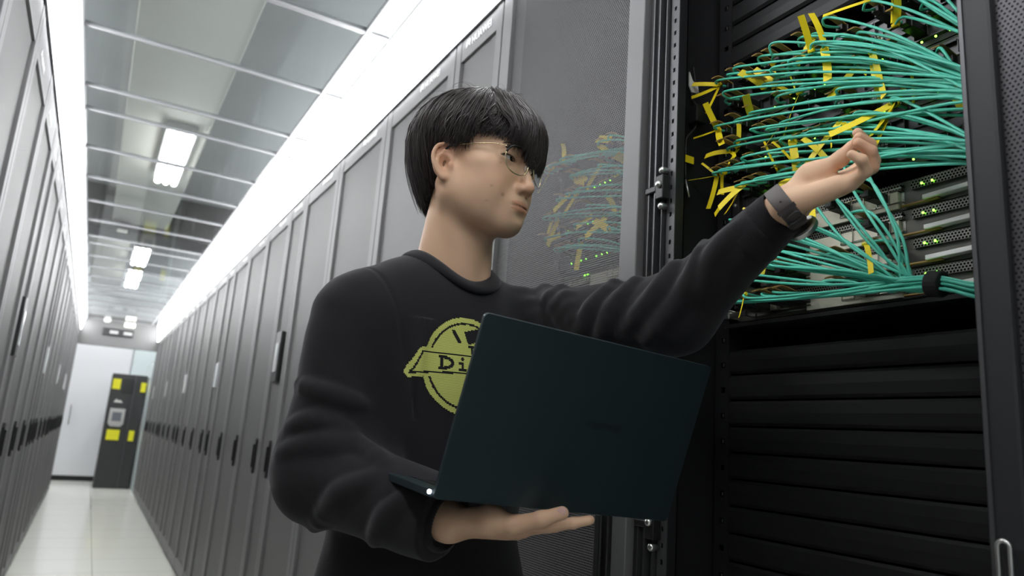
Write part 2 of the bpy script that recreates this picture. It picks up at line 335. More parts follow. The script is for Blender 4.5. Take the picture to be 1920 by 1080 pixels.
RB = [.985, 1.59, 1.89, 2.49, 3.09, 3.69, 4.02, 4.62, 5.22, 5.82, 6.15, 6.75, 7.35, 7.95, 8.28, 8.88, 9.48, 10.08, 10.41, 11.01, 11.61, 12.21, 12.54, 13.18]
for i, (a, b) in enumerate(zip(RB[:-1], RB[1:])):
    wd = b - a; nar = wd < .4; scr = None
    if nar and i > 1: scr = 'framed' if i < 6 else 'plain'
    c = cabinet(wd, 1, 'clear' if i == 0 else 'row', scr)
    if i == 0: lb = 'grey cabinet with see-through perforated door directly behind the man'
    else: lb = ('%s grey cabinet%s in the right row counted from the open rack' % ('narrow ' + ORD[i] if nar else ORD[i], ' with a display' if scr else ''))
    c['label'] = lb; c['category'] = 'cabinet'; c['group'] = 'right row of server cabinets'
    c.location = (XR, (a + b) / 2, 0); c.rotation_euler = (0, 0, -math.pi / 2)
    if i == 0: CAB2 = c
LB = [.20, .80, 1.40, 2.00, 2.60, 3.15, 3.70, 4.00, 4.60, 5.20, 5.80, 6.10, 6.40, 7.00, 7.60, 8.20, 8.50, 8.80, 9.40, 10.0, 10.6, 10.9, 11.2, 11.8, 12.4, 13.18]
for i, (a, b) in enumerate(zip(LB[:-1], LB[1:]), -3):
    wd = b - a; nar = wd < .4; scr = None
    if nar and abs(a - 5.8) > .1 and abs(a - 8.2) > .1: scr = 'framed' if a < 5 else 'plain'
    c = cabinet(wd, -1, 'row', scr)
    c['label'] = 'grey cabinet of the left row standing level with the open rack, out of sight' if i < 0 else '%s grey cabinet%s in the left row counted from the camera end' % ('narrow ' + ORD[i] if nar else ORD[i], ' with a display' if scr else '')
    c['category'] = 'cabinet'; c['group'] = 'left row of server cabinets'
    c.location = (XL, (a + b) / 2, 0); c.rotation_euler = (0, 0, math.pi / 2)
c = cabinet(.60, 1, 'row'); c['label'] = 'grey cabinet behind the folded-back door of the open rack'; c['category'] = 'cabinet'; c.location = (XR + .045, .08, 0); c.rotation_euler = (0, 0, -math.pi / 2)
# ------------------------------------------------------------------ the open rack (y .385 to .985) and what is mounted in it
U = .04445; PX = .973; PY0, PY1 = .445, .925
def ms(y0, y1, z0, z1, x0, x1): return (x0, y0, z0), (x1, y1, z1)
t = thing('server_cabinet', 'black open rack with its door folded back, full of blanking panels and aqua cables', 'cabinet', (XR + .6, .685, 0), 0, None)
RACK = t
mb = MB()
mb.box((.86, .965, 0), (1.95, .984, CH)); mb.box((.82, .386, 0), (1.95, .405, CH)); mb.box((1.92, .386, 0), (1.95, .984, CH)); mb.box((.82, .386, CH - .03), (1.95, .984, CH)); mb.box((.82, .386, 0), (1.95, .984, .08))
obj('body', mb, M['dark'], t)
# front corner profile on the far side: seal, ribs and punched flange
fr = MB()
fr.box((.812, .955, .03), (.86, .984, CH - .03))
obj('corner_post', fr, M['body'], t)
fr = MB(); fr.box((.806, .950, .03), (.826, .9535, CH - .03)); fr.box((.806, .966, .03), (.812, .969, CH - .03)); fr.box((.812, .938, .03), (.830, .9405, CH - .03))
obj('corner_rib', fr, M['rail'], t)
fl_ = MB(); zs = [.06 + .025 * i for i in range(98)]; ya, yb, yc = .9135, .9345, .924; hh = .004
def punched(mb, face, a, b, c, zs, lo, hi, hw, hh, th):
    """strip with real square holes; face 'x' lies in plane x=th0"""
    x0, x1 = th
    mb.box((x0, a, lo), (x1, c - hw, hi)); mb.box((x0, c + hw, lo), (x1, b, hi)); z = lo
    for q in zs: mb.box((x0, c - hw, z), (x1, c + hw, q - hh)); z = q + hh
    mb.box((x0, c - hw, z), (x1, c + hw, hi))
punched(fl_, 'x', ya, yb, yc, zs, .03, CH - .03, .0028, .0040, (.8195, .8215))
obj('punched_flange', fl_, mat('punched_flange_metal', (.09, .09, .094), .42, .5), t)
rt = MB(); rt.box((.8215, .9135, .03), (.841, .9150, CH - .03)); rt.box((.839, .9135, .03), (.841, .965, CH - .03)); obj('return_channel', rt, M['dark'], t)
# 19 inch rails, with punched holes
for (a, b, c, lab) in ((.926, .958, .940, 'far'), (.414, .443, .432, 'near')):
    rl = MB(); punched(rl, 'x', a, b, c, [.1 + U * i / 1.0 for i in range(52)], .05, CH - .05, .005, .005, (.966, .969))
    rl.box((.969, a if lab == 'far' else b - .002, .05), (1.02, (a if lab == 'far' else b - .002) + .002, CH - .05)); obj('mounting_rail', rl, M['dark'], t)
nut = MB()
for i in range(0, 52, 1):
    if i % 3 != 1: nut.box((.9655, .9375, .1 + U * i - .003), (.9675, .9395, .1 + U * i + .003))
obj('cage_nut', nut, M['silver'], t)['kind'] = 'stuff'
# door folded right back over the next cabinet, hinged at y .40
dw = MB()
dw.box((.765, .366, .03), (.808, .402, CH - .02)); dw.box((.765, -.18, .03), (.795, -.13, CH - .02)); dw.box((.765, -.13, .03), (.795, .366, .10)); dw.box((.765, -.13, CH - .09), (.795, .366, CH - .02))
door = obj('door', dw, M['body'], t, bevel=.004)
obj('door_edge', MB().box((.7630, .3945, .05), (.7665, .3985, CH - .04)), M['rail'], door, label='thin grey bright edge of the folded door')
pm = MB().box((-.249, 0, 0), (.249, .0015, CH - .19))
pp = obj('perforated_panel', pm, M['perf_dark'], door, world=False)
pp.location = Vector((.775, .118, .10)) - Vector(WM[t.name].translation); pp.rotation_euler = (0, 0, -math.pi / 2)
hd = MB().tube(crv([(.765, .402, 1.148), (.752, .404, 1.152), (.752, .398, 1.152), (.752, .396, 1.10), (.752, .396, .99), (.752, .404, .99), (.752, .406, 1.10), (.752, .404, 1.152)], 4), .0022, 8)
hd = MB(); ring = []
for k in range(16):
    a = 2 * math.pi * k / 16; ring.append((.757, .3845 + .0055 * math.cos(a), (1.166 if math.sin(a) >= 0 else .98) + .0055 * math.sin(a)))
hd.tube(ring, .0022, 8, closed=True); obj('door_handle', hd, M['silver'], door, smooth=True, label='silver oblong handle ring')
hg = MB(); hg.cyl((.802, .408, 1.262), (.802, .408, 1.30), .009); hg.box((.80, .396, 1.27), (.83, .408, 1.292)); obj('hinge', hg, M['black'], door)
# latch brackets on the far post
for z in (1.685, 1.115):
    b = thing('latch_bracket', 'small black latch bracket with bolts on the rack post %s' % ('above the raised sleeve' if z > 1.4 else 'below the laptop'), 'bracket', (.815, .935, z - .03))
    m_ = MB().box((.802, .926, z - .022), (.8195, .946, z + .022)); m_.box((.803, .946, z - .006), (.810, .975, z + .006)); obj('bracket_plate', m_, M['black'], b, bevel=.002)
    for dz in (.032, .004, -.034):
        obj('bolt', MB().tube([(.818, .9355, z + dz), (.806 if dz != .004 else .799, .9355, z + dz), (.803 if dz != .004 else .796, .9355, z + dz)], [.0065, .0065, .004], 12), M['silver'], b, smooth=True)
# blanking panels
for z, n, where in ((1.9675, 9, 'above'), (1.4160, 20, 'below')):
    for i in range(n):
        z0 = z + U * i if where == 'above' else z - U * (i + 1)
        m_ = MB(); ye, ys = PY1, PY0; c_ = .0022
        prof = [(PX + .012, z0 + .001), (PX - .003, z0 + .001), (PX - .007, z0 + .006), (PX - .008, z0 + U * .5), (PX - .007, z0 + U - .007), (PX - .003, z0 + U - .0025), (PX + .012, z0 + U - .0025)]
        V = [(x, y, zz) for y in (ys, ye) for x, zz in prof]; n_ = len(prof)
        m_.add(V, [tuple(range(n_)), tuple(range(2*n_ - 1, n_ - 1, -1))] + [(k, n_ + k, n_ + (k+1) % n_, (k+1) % n_) for k in range(n_)])
        b = obj('blanking_panel', m_, M['blank']); tag(b, 'black blanking panel, %s %s the cabled switches in the open rack' % (ORD[i], 'up from' if where == 'above' else 'down from'), 'panel', 'blanking panels %s the switches' % where)
# upper switches: three 2U units
def led_row(parent, z, ys, x):
    for y in ys: obj('indicator_light', MB().ball((x, y, z), .0017, 4), M['green_led'], parent)
NAMES3 = ['top', 'middle', 'bottom']
rnd = random.Random(5)
PORTS = []     # (y, z, row)
def upper_switch(k, z1, dy=0, lab=''):
    z0 = z1 - .086
    t = thing('network_switch', lab, 'switch', (PX + .2, .685 + dy, z0))
    m_ = MB(); m_.box((PX + .004, PY0 + .01 + dy, z0), (PX + .42, PY1 - .008 + dy, z1)); obj('chassis', m_, M['dark'], t)
    ears = MB(); ears.box((PX - .002, PY0 + dy, z0 + .002), (PX + .004, PY0 + .018 + dy, z1 - .002)); ears.box((PX - .002, PY1 - .016 + dy, z0 + .002), (PX + .004, PY1 + dy, z1 - .002)); obj('rack_ear', ears, M['rail'], t)
    cg = MB(); lips = MB().box((PX + .003, PY1 - .46 + dy, z0 + .010), (PX + .004, PY1 - .022 + dy, z0 + .078))
    for r_ in range(2):
        zc = z0 + .024 + .042 * r_
        cg.box((PX - .001, PY0 + .022 + dy, zc - .013), (PX + .004, PY1 - .02 + dy, zc - .011)); cg.box((PX - .001, PY0 + .022 + dy, zc + .011), (PX + .004, PY1 - .02 + dy, zc + .013))
        for i in range(21):
            y = PY1 - .036 - .0205 * i + dy
            lips.box((PX - .004, y + .0088, zc - .010), (PX + .004, y + .0098, zc + .010)); lips.box((PX - .004, y - .0098, zc + .0075), (PX + .004, y + .0098, zc + .009))
            if dy == 0: PORTS.append((y, zc, 2 * k + (1 - r_)))
    obj('faceplate_rail', cg, M['rail'], t); obj('port_cage', lips, M['rail'], t)
    sp_ = MB(); yy = PY1 - .008 + dy; sp_.ball((PX - .004, yy, z0 + .02), .0042, 6); sp_.ball((PX - .004, yy, z1 - .02), .0042, 6); obj('mounting_screw', sp_, M['silver'], t, smooth=True)
    led_row(t, z0 + .004, [PY1 - .06 - .0205 * i + dy for i in range(20) if rnd.random() < .8], PX - .006)
    gr = MB()
    for i in range(7):
        for j in range(4): gr.box((PX - .0015, .62 + .006 * i + dy, z0 + .030 + .006 * j), (PX + .001, .6235 + .006 * i + dy, z0 + .0335 + .006 * j))
    obj('vent_dots', gr, M['offwhite'], t)
    return t
for k, z1 in enumerate((1.925, 1.837, 1.749)):
    upper_switch(k, z1, 0, '%s of the three dark switches with many aqua cables in the open rack' % NAMES3[k])
# lower servers: four 1U units with bright faceplates
def vent_mat():
    m = mat('bright_vented_faceplate', (.26, .255, .23), .35, .9); nt = m.node_tree; b = nt.nodes['Principled BSDF']; out = nt.nodes['Material Output']
    tc = nt.nodes.new('ShaderNodeTexCoord'); sp = nt.nodes.new('ShaderNodeSeparateXYZ'); nt.links.new(tc.outputs['Object'], sp.inputs[0])
    def lat(off):
        u = mathn(nt, 'SUBTRACT', mathn(nt, 'FRACT', mathn(nt, 'ADD', mathn(nt, 'DIVIDE', sp.outputs['Y'], .0046), off)), .5)
        v = mathn(nt, 'MULTIPLY', mathn(nt, 'SUBTRACT', mathn(nt, 'FRACT', mathn(nt, 'ADD', mathn(nt, 'DIVIDE', sp.outputs['Z'], .0046 * 1.732), off)), .5), 1.732)
        return mathn(nt, 'SQRT', mathn(nt, 'ADD', mathn(nt, 'MULTIPLY', u, u), mathn(nt, 'MULTIPLY', v, v)))
    solid = mathn(nt, 'GREATER_THAN', mathn(nt, 'MINIMUM', lat(0), lat(.5)), .34); mx = nt.nodes.new('ShaderNodeMixShader'); df = nt.nodes.new('ShaderNodeBsdfDiffuse'); df.inputs[0].default_value = (.006, .006, .006, 1)
    nt.links.new(solid, mx.inputs[0]); nt.links.new(df.outputs[0], mx.inputs[1]); nt.links.new(b.outputs[0], mx.inputs[2]); nt.links.new(mx.outputs[0], out.inputs[0]); return m
M['vented'] = vent_mat()
M['cream'] = mat('pale_zinc_plate', (.88, .84, .70), .3, .25)
M['pale_handle'] = mat('pale_metal_handle', (.82, .82, .80), .3, .3)
M['gear'] = mat('dark_gear_faceplate', (.17, .165, .15), .3, .85)
LPORTS = []
def lower_server(k, dy=0, lab=''):
    z1 = 1.640 - .0440 * k; z0 = z1 - .0425
    t = thing('rack_server', lab, 'server', (PX + .2, .685 + dy, z0))
    obj('chassis', MB().box((PX + .002, PY0 + .01 + dy, z0), (PX + .55, PY1 - .008 + dy, z1)), M['gear'], t)
    obj('faceplate', MB().box((PX - .004, .605 + dy, z0 + .002), (PX + .002, .765 + dy, z1 - .014)), M['cream'], t, bevel=.0008)
    obj('vent_strip', MB().box((PX - .004, .600 + dy, z1 - .0135), (PX + .002, .80 + dy, z1 - .002)), M['vented'], t)
    obj('vent_strip', MB().box((PX - .004, PY0 + .02 + dy, z1 - .0165), (PX + .002, .585 + dy, z1 - .003)), M['vented'], t)
    # bright sliding handle at the near end: bar that rises into a hook
    hz = z0 + .010; P = [(0, hz + .001), (.06, hz + .003), (.088, hz + .009), (.096, hz + .021), (.100, hz + .021), (.096, hz + .004), (.080, hz - .003), (.0, hz - .006)]
    obj('release_handle', MB().prism([(PX - .012, .565 - u + dy, z) for u, z in P], (.014, 0, 0)), M['pale_handle'], t, bevel=.001); obj('gold_strip', MB().box((PX - .008, .545 + dy, hz - .0075), (PX - .001, .60 + dy, hz - .0055)), M['tan'], t)
    # ejector lever at the far end
    e = MB(); e.box((PX - .026, .872 + dy, z0 + .003), (PX - .022, .918 + dy, z0 + .012)); e.box((PX - .026, .872 + dy, z0 + .003), (PX, .876 + dy, z0 + .012)); e.box((PX - .028, .908 + dy, z0 + .001), (PX, .918 + dy, z0 + .017)); obj('ejector_lever', e, M['silver'], t, bevel=.0012)
    g_ = MB()
    for i in range(14): g_.box((PX - .006, .872 + .0032 * i + dy, z1 - .020), (PX - .001, .8738 + .0032 * i + dy, z1 - .006))
    obj('gold_contact', g_, M['chrome'], t)
    for blk, (ya, n) in enumerate(((.868, 6), (.690, 5))):
        cg = MB().box((PX + .0015, ya - .0205 * (n - 1) - .0098 + dy, z0 + .006), (PX + .004, ya + .0098 + dy, z0 + .037))
        for r_ in range(1):
            for i in range(n):
                y = ya - .0205 * i; zc = (z0 + z1) / 2
                cg.box((PX - .006, y + .0085 + dy, zc - .012), (PX + .004, y + .0098 + dy, zc + .012)); cg.box((PX - .006, y - .0098 + dy, zc + .010), (PX + .004, y + .0098 + dy, zc + .012)); cg.box((PX - .006, y - .0098 + dy, zc - .012), (PX + .004, y + .0098 + dy, zc - .010))
                if dy == 0: LPORTS.append((y, zc, k, blk))
        obj('port_cage', cg, M['chrome'], t)
    led_row(t, z1 - .012, [.553 + dy, .568 + dy], PX - .006); led_row(t, z1 - .012, [.774 + dy, .786 + dy], PX - .006)
    return t
for k in range(4): lower_server(k, 0, 'bright vented 1U server in the open rack, %s from the top of its four' % ORD[k])
obj_ = obj('rack_shelf', MB().box((PX - .02, PY0, 1.452), (PX + .3, PY1, 1.4585)), M['dark']); tag(obj_, 'thin dark shelf under the lowest bright server of the open rack', 'shelf')
# the same gear seen through the perforated door behind the man
for k, z1 in enumerate((1.925, 1.837, 1.749)): upper_switch(k, z1, .60, '%s switch seen through the perforated door behind the man' % NAMES3[k])
for k in range(2): lower_server(k, .60, '%s bright server seen through the perforated door behind the man' % ('upper' if k == 0 else 'lower'))
# temperature probe on the side wall of the open rack
t = thing('temperature_probe', 'thin black probe cable with small box, white clip and metal tip inside the open rack', 'probe', (.93, .960, 1.78))
def pb(x, y, z): return (x - .024, y, 1.23 + (z - 1.23) * .923)
pts = [pb(.925, .962, 2.02), pb(.925, .956, 1.985), pb(.92, .955, 1.965), pb(.915, .953, 1.945), pb(.925, .952, 1.925)]
obj('probe_cable', MB().tube(crv(pts + [pb(.925, .952, 1.885), pb(.915, .953, 1.868), pb(.905, .955, 1.85), pb(.905, .956, 1.81), pb(.905, .955, 1.765)], 5), .0016, 6), mat('dark_wire', (.03, .03, .03), .4), t, smooth=True)
obj('probe_box', MB().box(pb(.913, .938, 1.888), pb(.938, .960, 1.925)), M['black'], t, bevel=.002)
obj('white_clip', MB().prism([pb(.905, .950, 1.968), pb(.912, .950, 1.955), pb(.930, .950, 1.958), pb(.926, .950, 1.976), pb(.914, .950, 1.98), pb(.905, .950, 1.998)], (0, .003, 0)), M['offwhite'], t)
obj('yellow_label', MB().box(pb(.900, .951, 1.800), pb(.921, .9525, 1.815)), M['tagyellow'], t)
obj('metal_tip', MB().tube([pb(.905, .955, 1.765), pb(.908, .953, 1.745), pb(.911, .951, 1.728)], [.0022, .0028, .002], 8), M['silver'], t, smooth=True)
# ------------------------------------------------------------------ aqua fibre cables
R = random.Random(11)
CONN = {}
def make_cable(path, label, group, port, tags=(), r=.0021):
    """top-level: the jacket; children: connector, pull tab, label tape"""
    c = obj('fibre_cable', MB().tube(path, r, 7), M['aqua'], smooth=True); tag(c, label, 'cable', group)
    y, z = port
    cn = MB(); cn.box((PX - .036, y - .0085, z - .0065), (PX + .001, y + .0085, z + .0065)); cn.box((PX - .047, y - .006, z - .005), (PX - .036, y + .006, z + .005))
    obj('connector', cn, M['black'], c, bevel=.001)
    q = crv([(PX - .030, y, z + .0068), (PX - .050, y, z + .0105), (PX - .068, y - .001, z + .011), (PX - .080, y - .002, z + .006)], 4)
    obj('pull_tab', MB().ribbon(q, (0, .0055, 0), .0016), M['tan'], c)
    for (i, dvec, L, wd) in tags:
        p = Vector(path[i]); dv = Vector(dvec).normalized(); sd = dv.cross(Vector((-.8, -.2, .3))).normalized()
        if R.random() < .35: sd = (sd + dv.cross(sd) * .8).normalized()
        bend = Vector((R.uniform(-.3, .1), R.uniform(-.3, .3), R.uniform(-.5, .1)))
        pts = [p + dv * (L * k / 6) + bend * L * (k / 6) ** 2 * .55 for k in range(7)]
        m_ = MB().ribbon(pts, sd * wd, .0004); m_.tube([p - Vector((0, .005, 0)), p + Vector((0, .005, 0))], r + .0010, 7)
        obj('label_tape', m_, M['tagyellow'], c)
    return c
def sweep(y, z, ye, xe, ze, xo, seed, lift=0):
    """leaves the port towards the aisle, loops over and sweeps sideways to the near frame"""
    r = random.Random(seed); j = lambda a: r.uniform(-a, a)
    span = y - ye
    a = Vector((PX - .046, y, z)); b = Vector((xo + .012, y + .003 + j(.004), z - .004 + j(.002)))
    c = Vector((xo, y - .012 - .02 * span, z - .006 + lift * .5 + j(.003)))
    e = Vector((xo + (xe - xo) * .4 + j(.006), ye + span * .48, z + (ze - z) * .44 + lift + j(.006)))
    h_ = Vector((xe, ye, ze)); k = Vector((xe + .02, ye - .014, ze - .05)); l = Vector((xe + .03, ye - .015, ze - .16))
    return crv([a, b, c, e, h_, k, l], 8)
ROWN = ['top', 'second', 'third', 'fourth', 'fifth', 'lowest']
ROWEND = [1.690, 1.684, 1.668, 1.658, 1.602, 1.586]; ROWNEAR = [1.746, 1.736, 1.668, 1.655, 1.608, 1.592]
cnt = 0
for (y, z, row) in PORTS:
    i = round((PY1 - .036 - y) / .0205)
    rr = random.Random(cnt * 7 + row); cnt += 1
    if row == 5 and i > 9 : keep = .25
    elif row == 4: keep = .62
    else: keep = .56
    if y < .62: keep *= .6
    if rr.random() > keep: continue
    if 8 <= i <= 10 and row in (2, 3) and rr.random() < .6: continue
    near = y < .62
    ze = (ROWNEAR if near else ROWEND)[row] + rr.uniform(-.009, .009)
    xo = .905 + rr.uniform(-.024, .012); xe = .872 + rr.uniform(-.022, .022); ye = .428 + rr.uniform(-.006, .004)
    path = sweep(y, z, ye, xe, ze, xo, cnt * 13 + row, lift=rr.uniform(-.002, .012) if not near else .0)
    tags = []
    if rr.random() < .42:
        th = rr.uniform(0, 6.28); up = rr.random()
        dv = (rr.uniform(-.5, .1), rr.uniform(-.15, 1.0) if up < .6 else rr.uniform(-1, .2), rr.choice([-1, -1, .5, .2]) * rr.uniform(.4, 1))
        tags.append((rr.choice([5, 6, 8, 10]), dv, rr.uniform(.04, .07), rr.choice([.002, .004, .0055, .0065])))
        if rr.random() < .4: tags.append((7, (dv[0], -dv[1], dv[2] * .3 - .4), .04, .0035))
    make_cable(path, 'aqua fibre cable plugged into the %s port row of the upper switches' % ROWN[row], 'aqua cables of the %s port row' % ROWN[row], (y, z), tags)
# long loose yellow tapes sticking out at the far end and centre, as in the photograph
def extra(y, z, ze, tags, lab, xo=.898, lift=.0, ye=.428, seed=1, xe=.86):
    path = sweep(y, z, ye, xe, ze, xo, seed, lift); make_cable(path, lab, None, (y, z), tags); return path
extra(.902, 1.903, 1.69, [(9, (-.3, .9, .35), .055, .0045), (7, (-.3, .9, -.25), .055, .0045), (7, (-.1, .5, -.9), .05, .003)], 'aqua fibre cable at the upper far corner with three yellow tapes fanned out')
extra(.904, 1.815, 1.67, [(7, (-.5, .2, .9), .05, .006), (7, (-.4, -.4, -.9), .045, .006), (8, (-.2, .9, -.1), .055, .002)], 'aqua fibre cable with broad yellow tapes below the upper far corner')
extra(.906, 1.727, 1.60, [(7, (-.2, .9, .05), .06, .002), (7, (-.2, .6, .7), .04, .002), (7, (0, .2, -1), .06, .005)], 'aqua fibre cable with a thin tape reaching over the dark rack wall')
extra(.565, 1.903, 1.75, [(7, (-.4, .7, .9), .10, .005), (8, (-.2, 1, .1), .09, .003)], 'aqua fibre cable under the topmost long yellow tape', xo=.89)
extra(.668, 1.861, 1.70, [(7, (-.1, .1, 1), .07, .005), (9, (-.1, -.3, -1), .06, .0065)], 'aqua fibre cable with tall yellow tape in mid rack', xo=.885)
extra(.585, 1.815, 1.665, [(7, (-.1, -.05, -1), .075, .0065), (9, (-.1, -.3, -1), .07, .006)], 'aqua fibre cable with two hanging yellow tapes right of mid rack', xo=.88)
extra(.560, 1.727, 1.605, [(7, (-.3, .9, -.35), .085, .006), (7, (-.2, .3, -1), .075, .008), (7, (-.3, .3, -.9), .05, .010), (5, (-.3, -.4, .3), .03, .006)], 'aqua fibre cable with the big bunch of yellow tapes beside the raised hand', xo=.88)
extra(.47, 1.86, 1.72, [(4, (-.2, -.8, -.2), .06, .0065)], 'aqua fibre cable with yellow tape next to the folded door', xo=.89)
extra(.845, 1.685, 1.61, [(7, (-.2, .9, .15), .04, .006), (7, (-.3, .25, -1), .05, .0065), (8, (-.2, 1, -.5), .06, .005)], 'aqua fibre cable with T-shaped yellow tapes left of the wrist', xo=.89)
# lower bundle: every cable runs to the hook-and-loop tie
TIE = Vector((.872, .500, 1.455))
for q, (y, z, k, blk) in enumerate(LPORTS):
    rr = random.Random(900 + q)
    if rr.random() > (.80 if blk == 0 else .62): continue
    j = lambda a: rr.uniform(-a, a)
    off = Vector((j(.008), 0, j(.008)))
    xo = .885 + j(.015); a = Vector((PX - .052, y, z)); b = Vector((xo, y - .004, z - .002)); c = Vector((xo - .01, y - .03 - .02 * blk, z - .012 + j(.004)))
    f = .5 if blk == 0 else .45
    d = c.lerp(TIE, f) + Vector((j(.012), 0, j(.006) - (.012 if blk else .002)))
    path = crv([a, b, c, d, TIE + off + Vector((-.002, .04, .004)), TIE + off, TIE + off + Vector((.004, -.035, -.012)), TIE + off * 1.6 + Vector((.018, -.072, -.035)), TIE + off * 1.6 + Vector((.03, -.078, -.13))], 6)
    tags = []
    if rr.random() < .45: tags.append((7, (j(.3) - .2, j(.8), rr.choice([-1, -.8, .3])), rr.uniform(.03, .055), rr.choice([.002, .0035, .005])))
    make_cable(path, 'aqua fibre cable of the %s server, gathered into the tied lower bundle' % ORD[k] if blk == 0 else 'aqua fibre cable from the middle ports of the %s server down to the tie' % ORD[k], 'lower bundle cables of the %s server %s' % (ORD[k], 'far ports' if blk == 0 else 'middle ports'), (y, z), tags)
for q, y in enumerate((.70, .665, .635, .605)):     # the tall arching ones
    z = 1.664; a = Vector((PX - .052, y, z)); ar = [a, Vector((.89, y - .004, z + .003)), Vector((.872, y - .012, z - .012)), Vector((.866, y - .03, z - .06)), Vector((.864, y - .055, z - .12 )).lerp(TIE, .25), TIE + Vector((-.004, .028, .012)), TIE + Vector((0, 0, .006)), TIE + Vector((.004, -.035, -.01)), TIE + Vector((.018, -.072, -.03)), TIE + Vector((.03, -.078, -.13))]
    make_cable(crv(ar, 6), 'aqua fibre cable arching high over the bright servers, %s from the hand' % ORD[q], None, (y, z), [(5, (-.2, .5, 1), .055, .0045)] if q in (1, 3) else ([(4, (-.1, .9, -.1), .06, .0055)] if q == 0 else []))
tk = MB(); tk.tube([TIE + Vector((0, .009, .001)), TIE + Vector((0, -.009, -.002))], .0165, 20); tag(obj('cable_tie', tk, mat('black_hook_tape', (.008, .008, .008), .8), bevel=.002), 'black hook-and-loop tie around the lower aqua bundle', 'tie')
# cables behind the perforated door
for q in range(38):
    rr = random.Random(300 + q); row = q % 6; i = rr.randrange(0, 18); k = row // 2; z = (1.925, 1.837, 1.749)[k] - .086 + .024 + .042 * (1 - row % 2); y = PY1 - .036 - .0205 * i + .60
    path = sweep(y, z, 1.03, .885 + rr.uniform(-.015, .015), z - .10 + rr.uniform(-.01, .01), .90 + rr.uniform(-.015, .015), q, rr.uniform(0, .01))
    tg = [(7, (rr.uniform(-.3, .1), rr.uniform(-1, 1), rr.uniform(-1, .4)), rr.uniform(.04, .07), rr.choice([.006, .008, .010]))] if rr.random() < .5 else []
    make_cable(path, 'aqua fibre cable seen through the perforated door behind the man', 'aqua cables behind the perforated door', (y, z), tg)
# ------------------------------------------------------------------ signed-distance modelling, meshed with surface nets
F4 = np.float32
def V3(*a): return np.array(a, F4)
def smin(a, b, k):
    h = np.maximum(k - np.abs(a - b), 0) / k; return np.minimum(a, b) - h * h * k * .25
def smax(a, b, k): return -smin(-a, -b, k)
def sph(P, c, r): return np.linalg.norm(P - V3(*c), axis=-1) - r
def ell(P, c, r, rot=None):
    q = P - V3(*c)
    if rot is not None: q = q @ rot
    r = V3(*r); k0 = np.linalg.norm(q / r, axis=-1); k1 = np.linalg.norm(q / (r * r), axis=-1); return k0 * (k0 - 1) / np.maximum(k1, 1e-9)
def cap(P, a, b, ra, rb=None):
    rb = ra if rb is None else rb; a = V3(*a); b = V3(*b); ab = b - a; q = P - a; t = np.clip((q @ ab) / max(float(ab @ ab), 1e-12), 0, 1)
    return np.linalg.norm(q - t[..., None] * ab, axis=-1) - (ra + (rb - ra) * t)
def fcap(P, a, b, ra, rb, n, fl):   # capsule flattened along unit vector n by factor fl
    n = V3(*n); n = n / np.linalg.norm(n); a = V3(*a); b = V3(*b); ab = b - a; q = P - a; t = np.clip((q @ ab) / float(ab @ ab), 0, 1)
    d = q - t[..., None] * ab; dn = d @ n; L2 = (d * d).sum(-1) - dn * dn + (dn / fl) ** 2; r = ra + (rb - ra) * t
    return (np.sqrt(np.maximum(L2, 0)) - r) * min(1, fl)
def chain(P, pts, rs, k=.004):
    d = None
    for i in range(len(pts) - 1):
        c = cap(P, pts[i], pts[i+1], rs[i], rs[i+1]); d = c if d is None else smin(d, c, k)
    return d
def rotm(ax, deg):
    a = math.radians(deg); c, s = math.cos(a), math.sin(a)
    return np.array({'x': [[1,0,0],[0,c,-s],[0,s,c]], 'y': [[c,0,s],[0,1,0],[-s,0,c]], 'z': [[c,-s,0],[s,c,0],[0,0,1]]}[ax], F4)
